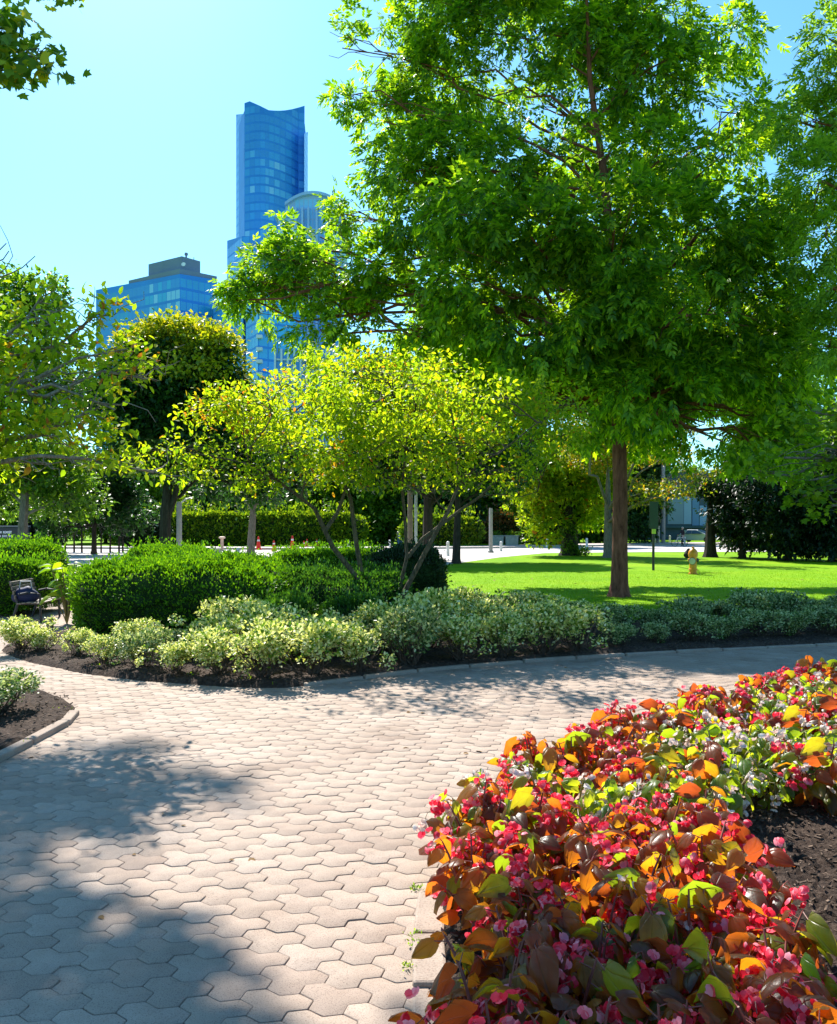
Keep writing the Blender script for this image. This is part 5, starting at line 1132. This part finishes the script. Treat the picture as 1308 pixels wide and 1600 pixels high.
# planter boxes
for px, lab in ((776, 'pale concrete planter box next to the grey post'), (799, 'pale concrete planter box in front of the reddish shrub')):
    d = 76; o = empty('planter_box', ((px - CX) * d / F, d, 0), lab, 'planter')
    mb = MB(); mb.box((0, 0, .42), (1.1, 1.0, .84), 0, 0, 1.08); mb.box((0, 0, .9), (1.3, 1.2, .1)); mb.build('box', plain('pale_planter', (.50, .50, .48), .8), o)
    P, O = lobe_points([((0, 0, 1.05), (.5, .45, .25))], 500, -.3, 3); leaf_obj('plant', sprays_simple(P, O, .14, .08, 3, .06), M_LITE, o)
d = 92; o = empty('concrete_bench', ((913 - CX) * d / F, d, 0.0), 'pale concrete bench on the far grass left of the ash trunk', 'bench')
mb = MB(); mb.box((0, 0, .52), (1.9, .6, .14)); mb.build('seat', M_CONC, o)
for s in (-1, 1): mb = MB(); mb.box((s * .7, 0, .22), (.22, .5, .45)); mb.build('leg', M_CONC, o)
mb = MB(); mb.box((0, .26, .78), (1.9, .1, .36)); mb.build('backrest', M_CONC, o)
# black information sign at the left
d = 60; o = empty('information_sign', ((14 - CX) * d / F, d, -.03), 'black information board with lines of white lettering at the picture edge', 'sign')
x1, x2 = (-30 - 14) * d / F, (46 - 14) * d / F; z1, z2 = zt(860, d), zt(826, d)
mb = MB(); mb.box(((x1 + x2) / 2, 0, (z1 + z2) / 2 + .05), (x2 - x1, .25, z2 - z1 + .1)); mb.build('board', plain('board_black', (.008, .011, .018), .4), o, bevel=.02)
mb = MB(); mb.box(((x1 + x2) / 2, 0, z2 + .2), (x2 - x1 + .05, .3, .12)); mb.build('top_rail', plain('board_rail', (.12, .13, .14), .5), o)
rs = random.Random(3)
for (y, xa, xb) in ((831, -26, 18), (837, -26, 19), (844, -26, 20)):
    mb = MB(); x = (xa - 14) * d / F; xe = (xb - 14) * d / F
    while x < xe:
        w_ = rs.uniform(.05, .10); mb.box((x + w_ / 2, -.13, zt(y, d)), (w_, .012, .15 if rs.random() < .75 else .2)); x += w_ + (.025 if rs.random() < .84 else .11)
    mb.build('lettering', plain('white_lettering', (.62, .62, .66), .5), o)
# bicycles at a rack (far)
def bicycle(label, loc, rz, fr):
    o = empty('bicycle', loc, label, 'bicycle', None, rz); tyre = plain('tyre_rubber', (.015, .015, .016), .8)
    for x in (-.52, .52):
        mb = MB(); mb.tube([(x + .33 * math.cos(a), 0, .34 + .33 * math.sin(a)) for a in np.linspace(0, 6.283, 21)], .022, 5); w_ = mb.build('wheel', tyre, o)
        mb = MB()
        for k in range(6): a = k * math.pi / 6; mb.tube([(x - .32 * math.cos(a), 0, .34 - .32 * math.sin(a)), (x + .32 * math.cos(a), 0, .34 + .32 * math.sin(a))], .005, 3)
        mb.build('spokes', M_METAL, w_)
    mb = MB()
    for l in ([(-.52, 0, .34), (-.15, 0, .32)], [(-.15, 0, .32), (-.22, 0, .85)], [(-.15, 0, .32), (.36, 0, .78)], [(-.2, 0, .78), (.36, 0, .82)], [(-.52, 0, .34), (-.2, 0, .76)], [(.52, 0, .34), (.36, 0, .85), (.33, 0, .98)]): mb.tube(l, .022, 6)
    mb.build('frame', fr, o)
    mb = MB(); mb.tube([(.28, -.26, 1.0), (.34, -.1, 1.0), (.34, .1, 1.0), (.28, .26, 1.0)], .018, 5); mb.build('handlebar', M_METAL, o)
    mb = MB(); mb.box((-.24, 0, .9), (.26, .13, .06)); mb.build('saddle', M_BLK, o, bevel=.02)
    return o
d = 88; bicycle('parked bicycle leaning at the far kerb right of the ash trunk', ((995 - CX) * d / F, d, .12), .5, M_METAL)
# person modelling: one skinned surface
M_SKIN = plain('skin', (.42, .24, .17), .6); 
def person(label, loc, rz, h, joints, shirt, trousers, hair, dress=False):
    o = empty('person', loc, label, 'person', None, rz); s = h / 1.72
    J = {'pelvis': (0, 0, .95), 'waist': (0, 0, 1.1), 'chest': (0, 0, 1.32), 'neck': (0, 0, 1.47), 'chin': (0, -.02, 1.55), 'head': (0, -.01, 1.64), 'sl': (.17, 0, 1.41), 'sr': (-.17, 0, 1.41), 'el': (.23, .02, 1.14), 'er': (-.23, .02, 1.14), 'hl': (.24, -.06, .90), 'hr': (-.24, -.06, .90),
         'fl': (.24, -.08, .80), 'fr': (-.24, -.08, .80), 'tl': (.09, 0, .90), 'tr': (-.09, 0, .90), 'kl': (.10, -.03, .50), 'kr': (-.10, -.03, .50), 'al': (.10, .02, .09), 'ar': (-.10, .02, .09), 'ol': (.11, -.14, .03), 'or': (-.11, -.14, .03), 'nose': (0, -.105, 1.62)}
    J.update(joints); names = list(J); E = [('pelvis', 'waist'), ('waist', 'chest'), ('chest', 'neck'), ('neck', 'chin'), ('chin', 'head'), ('head', 'nose'), ('chest', 'sl'), ('chest', 'sr'), ('sl', 'el'), ('sr', 'er'), ('el', 'hl'), ('er', 'hr'), ('hl', 'fl'), ('hr', 'fr'), ('pelvis', 'tl'), ('pelvis', 'tr'), ('tl', 'kl'), ('tr', 'kr'), ('kl', 'al'), ('kr', 'ar'), ('al', 'ol'), ('ar', 'or')]
    RD = {'pelvis': (.15, .11), 'waist': (.13, .10), 'chest': (.16, .11), 'neck': (.055, .055), 'chin': (.065, .075), 'head': (.085, .10), 'sl': (.065, .065), 'sr': (.065, .065), 'el': (.045, .045), 'er': (.045, .045), 'hl': (.033, .033), 'hr': (.033, .033), 'fl': (.038, .02), 'fr': (.038, .02), 'tl': (.095, .095), 'tr': (.095, .095), 'kl': (.06, .06), 'kr': (.06, .06), 'al': (.04, .04), 'ar': (.04, .04), 'ol': (.04, .03), 'or': (.04, .03), 'nose': (.015, .015)}
    me = bpy.data.meshes.new('body'); me.from_pydata([tuple(c * s for c in J[k]) for k in names], [(names.index(a), names.index(b)) for a, b in E], []); me.update()
    ob = link('body', me, o); md = ob.modifiers.new('skin', 'SKIN'); sv = me.skin_vertices[0].data
    for i, k in enumerate(names): sv[i].radius = tuple(r * s for r in RD[k]); sv[i].use_root = k == 'pelvis'
    md2 = ob.modifiers.new('sub', 'SUBSURF'); md2.levels = 1; md2.render_levels = 1
    bpy.context.view_layer.update(); ev = ob.evaluated_get(bpy.context.evaluated_depsgraph_get()); m2 = bpy.data.meshes.new_from_object(ev)
    ob.modifiers.clear(); ob.data = m2; m2.materials.clear()
    for m in (M_SKIN, shirt, trousers, plain('dark_shoes', (.03, .03, .03), .6)): m2.materials.append(m)
    for p in m2.polygons:
        z = p.center.z / s; x = abs(p.center.x) / s
        p.material_index = 0 if z > 1.47 else (3 if z < .07 else (0 if (x > .19 and z < 1.05) else (1 if z > 1.0 else 2)))
        p.use_smooth = True
    bm = bmesh.new(); bmesh.ops.create_uvsphere(bm, u_segments=12, v_segments=8, radius=.105 * s)
    for v in list(bm.verts):
        v.co = Vector((v.co.x, v.co.y * 1.1 + .02 * s, v.co.z * 1.1 + 1.67 * s + J['head'][2] * 0)) + Vector((J['head'][0] * s, J['head'][1] * s, (J['head'][2] - 1.64) * s))
    bmesh.ops.delete(bm, geom=[v for v in bm.verts if v.co.y < (J['head'][1] - .055) * s and v.co.z < (J['head'][2] + .06) * s], context='VERTS')
    hm = bpy.data.meshes.new('hair'); bm.to_mesh(hm); bm.free(); hm.materials.append(hair); hm.shade_smooth(); link('hair', hm, o)
    if dress:
        mb = MB(); mb.lathe((0, 0, .12 * s), [(.26 * s, 0), (.23 * s, .4 * s), (.17 * s, .85 * s), (.145 * s, .98 * s)], 16); mb.build('skirt', trousers, o, True)
    return o
HAIR = plain('dark_hair', (.02, .014, .01), .6); 
d = 74; person('person in a long blue skirt and pale top standing behind the serviceberry stems', ((625 - CX) * d / F, d, -.02), .2, 1.66, {'el': (.2, -.1, 1.18), 'hl': (.08, -.24, 1.3), 'fl': (.04, -.27, 1.36)}, plain('pale_top', (.45, .38, .38), .8), plain('blue_skirt', (.06, .12, .42), .8), HAIR, True)
d = 74; person('person in dark clothes with pale hair wheeling a bicycle by the silver car', ((1066.5 - CX) * d / F, d, -.02), -1.2, 1.70, {'kl': (.1, -.2, .52), 'al': (.1, -.1, .12), 'ol': (.1, -.26, .06), 'ar': (-.1, .22, .1), 'or': (-.1, .08, .03), 'er': (-.24, -.08, 1.16), 'hr': (-.22, -.3, 1.02), 'fr': (-.22, -.38, 1.0)}, plain('dark_shirt', (.02, .015, .02), .8), plain('dark_trousers', (.025, .02, .03), .8), plain('pale_hair', (.45, .42, .38), .7))
bicycle('white bicycle held by the person in dark clothes near the silver car', ((1062 - CX) * 73.4 / F, 73.4, -.02), .35, plain('white_frame_paint', (.75, .72, .72), .4))
d = 64; person('person in dark clothes with a pale sleeve standing beside the black information board', ((53 - CX) * d / F, d, -.02), -.5, 1.68, {'er': (-.25, -.12, 1.2), 'hr': (-.12, -.28, 1.22), 'fr': (-.06, -.3, 1.25)}, plain('greyish_jacket', (.22, .20, .21), .8), plain('black_trousers', (.012, .012, .014), .8), HAIR)

# ------------------------------------------------------------------ silver car
def car():
    d = 97; o = empty('car', ((1090 - CX) * d / F, d, -.02), 'silver hatchback parked beyond the road next to the dark yew trunk', 'car', None, R(-38))
    M_CAR = plain('silver_paint', (.70, .71, .73), .35, .5, 0, .03, 2); M_WIN = plain('car_glass', (.03, .07, .12), .08, .8, 0, .1, 2); M_TY = plain('tyre_rubber', (.015, .015, .016), .8)
    prof = [(-2.1, .30), (-2.15, .55), (-2.08, .85), (-1.85, .93), (-1.35, 1.36), (-.9, 1.46), (.1, 1.44), (.75, 1.18), (1.15, .95), (1.9, .82), (2.12, .62), (2.1, .32), (1.75, .22), (-1.75, .22)]
    mb = MB(); n = len(prof)
    rings = [(-.86, .97, .9), (-.80, 1.0, 1.0), (.80, 1.0, 1.0), (.86, .97, .9)]
    V = []
    for y, kx, _ in rings:
        for x, z in prof:
            yy = y * (1 - .26 * max(0, (z - .9)) / .56); V.append((x * kx, yy, z if abs(y) < .85 else .22 + (z - .22) * .985))
    Fc = [tuple(range(n)), tuple(range(4 * n - 1, 3 * n - 1, -1))]
    for k in range(3):
        for i in range(n): j = (i + 1) % n; Fc.append((k * n + i, (k + 1) * n + i, (k + 1) * n + j, k * n + j))
    mb.add(V, Fc); mb.build('body', M_CAR, o, True, bevel=.03)
    for s in (-1, 1):
        for xs in ([(-1.2, .96), (-.92, 1.36), (-.45, 1.38), (-.45, .96)], [(-.38, .96), (-.38, 1.38), (.08, 1.37), (.62, 1.12), (.82, .96)]):
            mb = MB(); V = [(x, s * (.87 * (1 - .26 * max(0, z - .9) / .56)) , z) for x, z in xs]; V2 = [(x, y - s * .03, z) for x, y, z in V]; n_ = len(V)
            mb.add(V + V2, [tuple(range(n_)), tuple(range(2 * n_ - 1, n_ - 1, -1))] + [(i, (i + 1) % n_, n_ + (i + 1) % n_, n_ + i) for i in range(n_)]); mb.build('side_window', M_WIN, o)
    for nm, q in (('windscreen', [(.18, 1.425), (.78, 1.19), (1.12, .985)]), ('rear_window', [(-1.02, 1.44), (-1.38, 1.36), (-1.78, 1.0)])):
        mb = MB(); V = [(x + (.02 if x > 0 else -.02), sy * .70 * (1 - .1 * max(0, z - 1.0)), z + .018) for x, z in q for sy in (-1, 1)]; mb.add(V, [(0, 1, 3, 2), (2, 3, 5, 4)]); mb.build(nm, M_WIN, o)
    for x in (-1.32, 1.32):
        for s in (-1, 1):
            mb = MB(); mb.lathe((x, s * .72, .31), [(.2, 0), (.31, .02), (.31, .17), (.2, .19)], 18, 0, (0, s, 0)); w_ = mb.build('wheel', M_TY, o, True)
            mb = MB(); mb.lathe((x, s * .72, .31), [(.19, .17), (.19, .195), (.05, .2)], 14, 0, (0, s, 0)); mb.build('rim', M_METAL, w_, True)
    for s in (-1, 1): mb = MB(); mb.box((2.03, s * .62, .68), (.16, .34, .14)); mb.build('headlight', plain('lamp_lens', (.7, .72, .74), .1), o, bevel=.03)
    for s in (-1, 1): mb = MB(); mb.box((-2.06, s * .66, .78), (.12, .24, .22)); mb.build('tail_light', plain('tail_lens', (.5, .02, .02), .2), o, bevel=.02)
car()

# ------------------------------------------------------------------ bench corner at the left
M_SLAT = plain('bench_slat', (.22, .18, .145), .7, .3, 0, .2, 12); M_IRON = plain('bench_iron', (.03, .03, .035), .5)
bp = G(60, 968); d = bp[1]; o = empty('park_bench', (bp[0], bp[1], 0), 'weathered slatted park bench with iron ends half hidden by the long hedge', 'bench', None, R(96)); o.scale = (.72, .8, .78)
for k in range(5): mb = MB(); mb.box((0, -.22 + k * .1, .44 - .01 * abs(k - 2)), (1.5, .085, .03)); mb.build('seat_slat', M_SLAT, o, bevel=.006)
for k in range(4): mb = MB(); mb.box((0, .26 + k * .03, .56 + k * .1), (1.5, .03, .08)); mb.build('back_slat', M_SLAT, o, bevel=.006)
for s in (-.68, .68):
    mb = MB(); mb.tube([(s, -.26, 0), (s, -.24, .42), (s, -.24, .62), (s, 0, .66), (s, .2, .62)], .025, 6); mb.tube([(s, .34, 0), (s, .22, .42), (s, .38, .92)], .028, 6); mb.tube([(s, -.24, .41), (s, .22, .41)], .022, 6); mb.build('iron_end', M_IRON, o, True)
bm = bmesh.new(); bmesh.ops.create_icosphere(bm, subdivisions=3, radius=1)
for v in bm.verts: v.co = Vector((v.co.x * .2 * (1.1 - .25 * v.co.z), v.co.y * .12, max(v.co.z, -.8) * .15 * (1 + .1 * math.sin(v.co.x * 6))))
me = bpy.data.meshes.new('bag'); bm.to_mesh(me); bm.free(); me.materials.append(plain('navy_cloth', (.012, .018, .07), .7)); me.shade_smooth()
bg_ = empty('bag', (bp[0] - .06, bp[1] - .35, .46), 'navy blue bag resting on the park bench', 'bag', None, .4); link('sack', me, bg_)
mb = MB(); mb.tube([(-.1, 0, .1), (-.08, 0, .24), (.08, 0, .24), (.1, 0, .1)], .012, 6); mb.build('handle', plain('pale_strap', (.5, .5, .52), .6), bg_)
pp = G(78, 992); mb = MB(); mb.box((0, 0, .11), (.085, .085, .26)); mb.box((0, 0, .245), (.11, .11, .025)); o = mb.build('wooden_post', plain('stake_wood', (.26, .2, .13), .85), bevel=.008); o.location = (pp[0], pp[1], 0); tag(o, 'short weathered wooden post beside the end of the long hedge', 'post')
# large leaved plant beside the hedge end
hp_ = G(72, 985); o = empty('broad_leaved_plant', (hp_[0] - .05, hp_[1] + .9, 0), 'plant with large yellow green leaves between the bench and the long hedge', 'plant')
P = []; D = []
for i in range(34):
    a = random.uniform(0, 6.28); r = random.uniform(.05, .3); P.append((r * math.cos(a), r * math.sin(a), random.uniform(.45, 1.05))); D.append((math.cos(a), math.sin(a), random.uniform(-.6, .3)))
leaf_obj('leaves', place(T_BEG, np.array(P), np.array(D), norm(np.array([0, 0, 1.0]) + rand_unit(34) * .5), .19, .15), M_LITE, o)
mb = MB()
for p_ in P: mb.tube([(0, 0, 0), (p_[0] * .4, p_[1] * .4, p_[2] * .6), p_], [.012, .009, .005], 5)
mb.build('stems', B_STEMG, o)
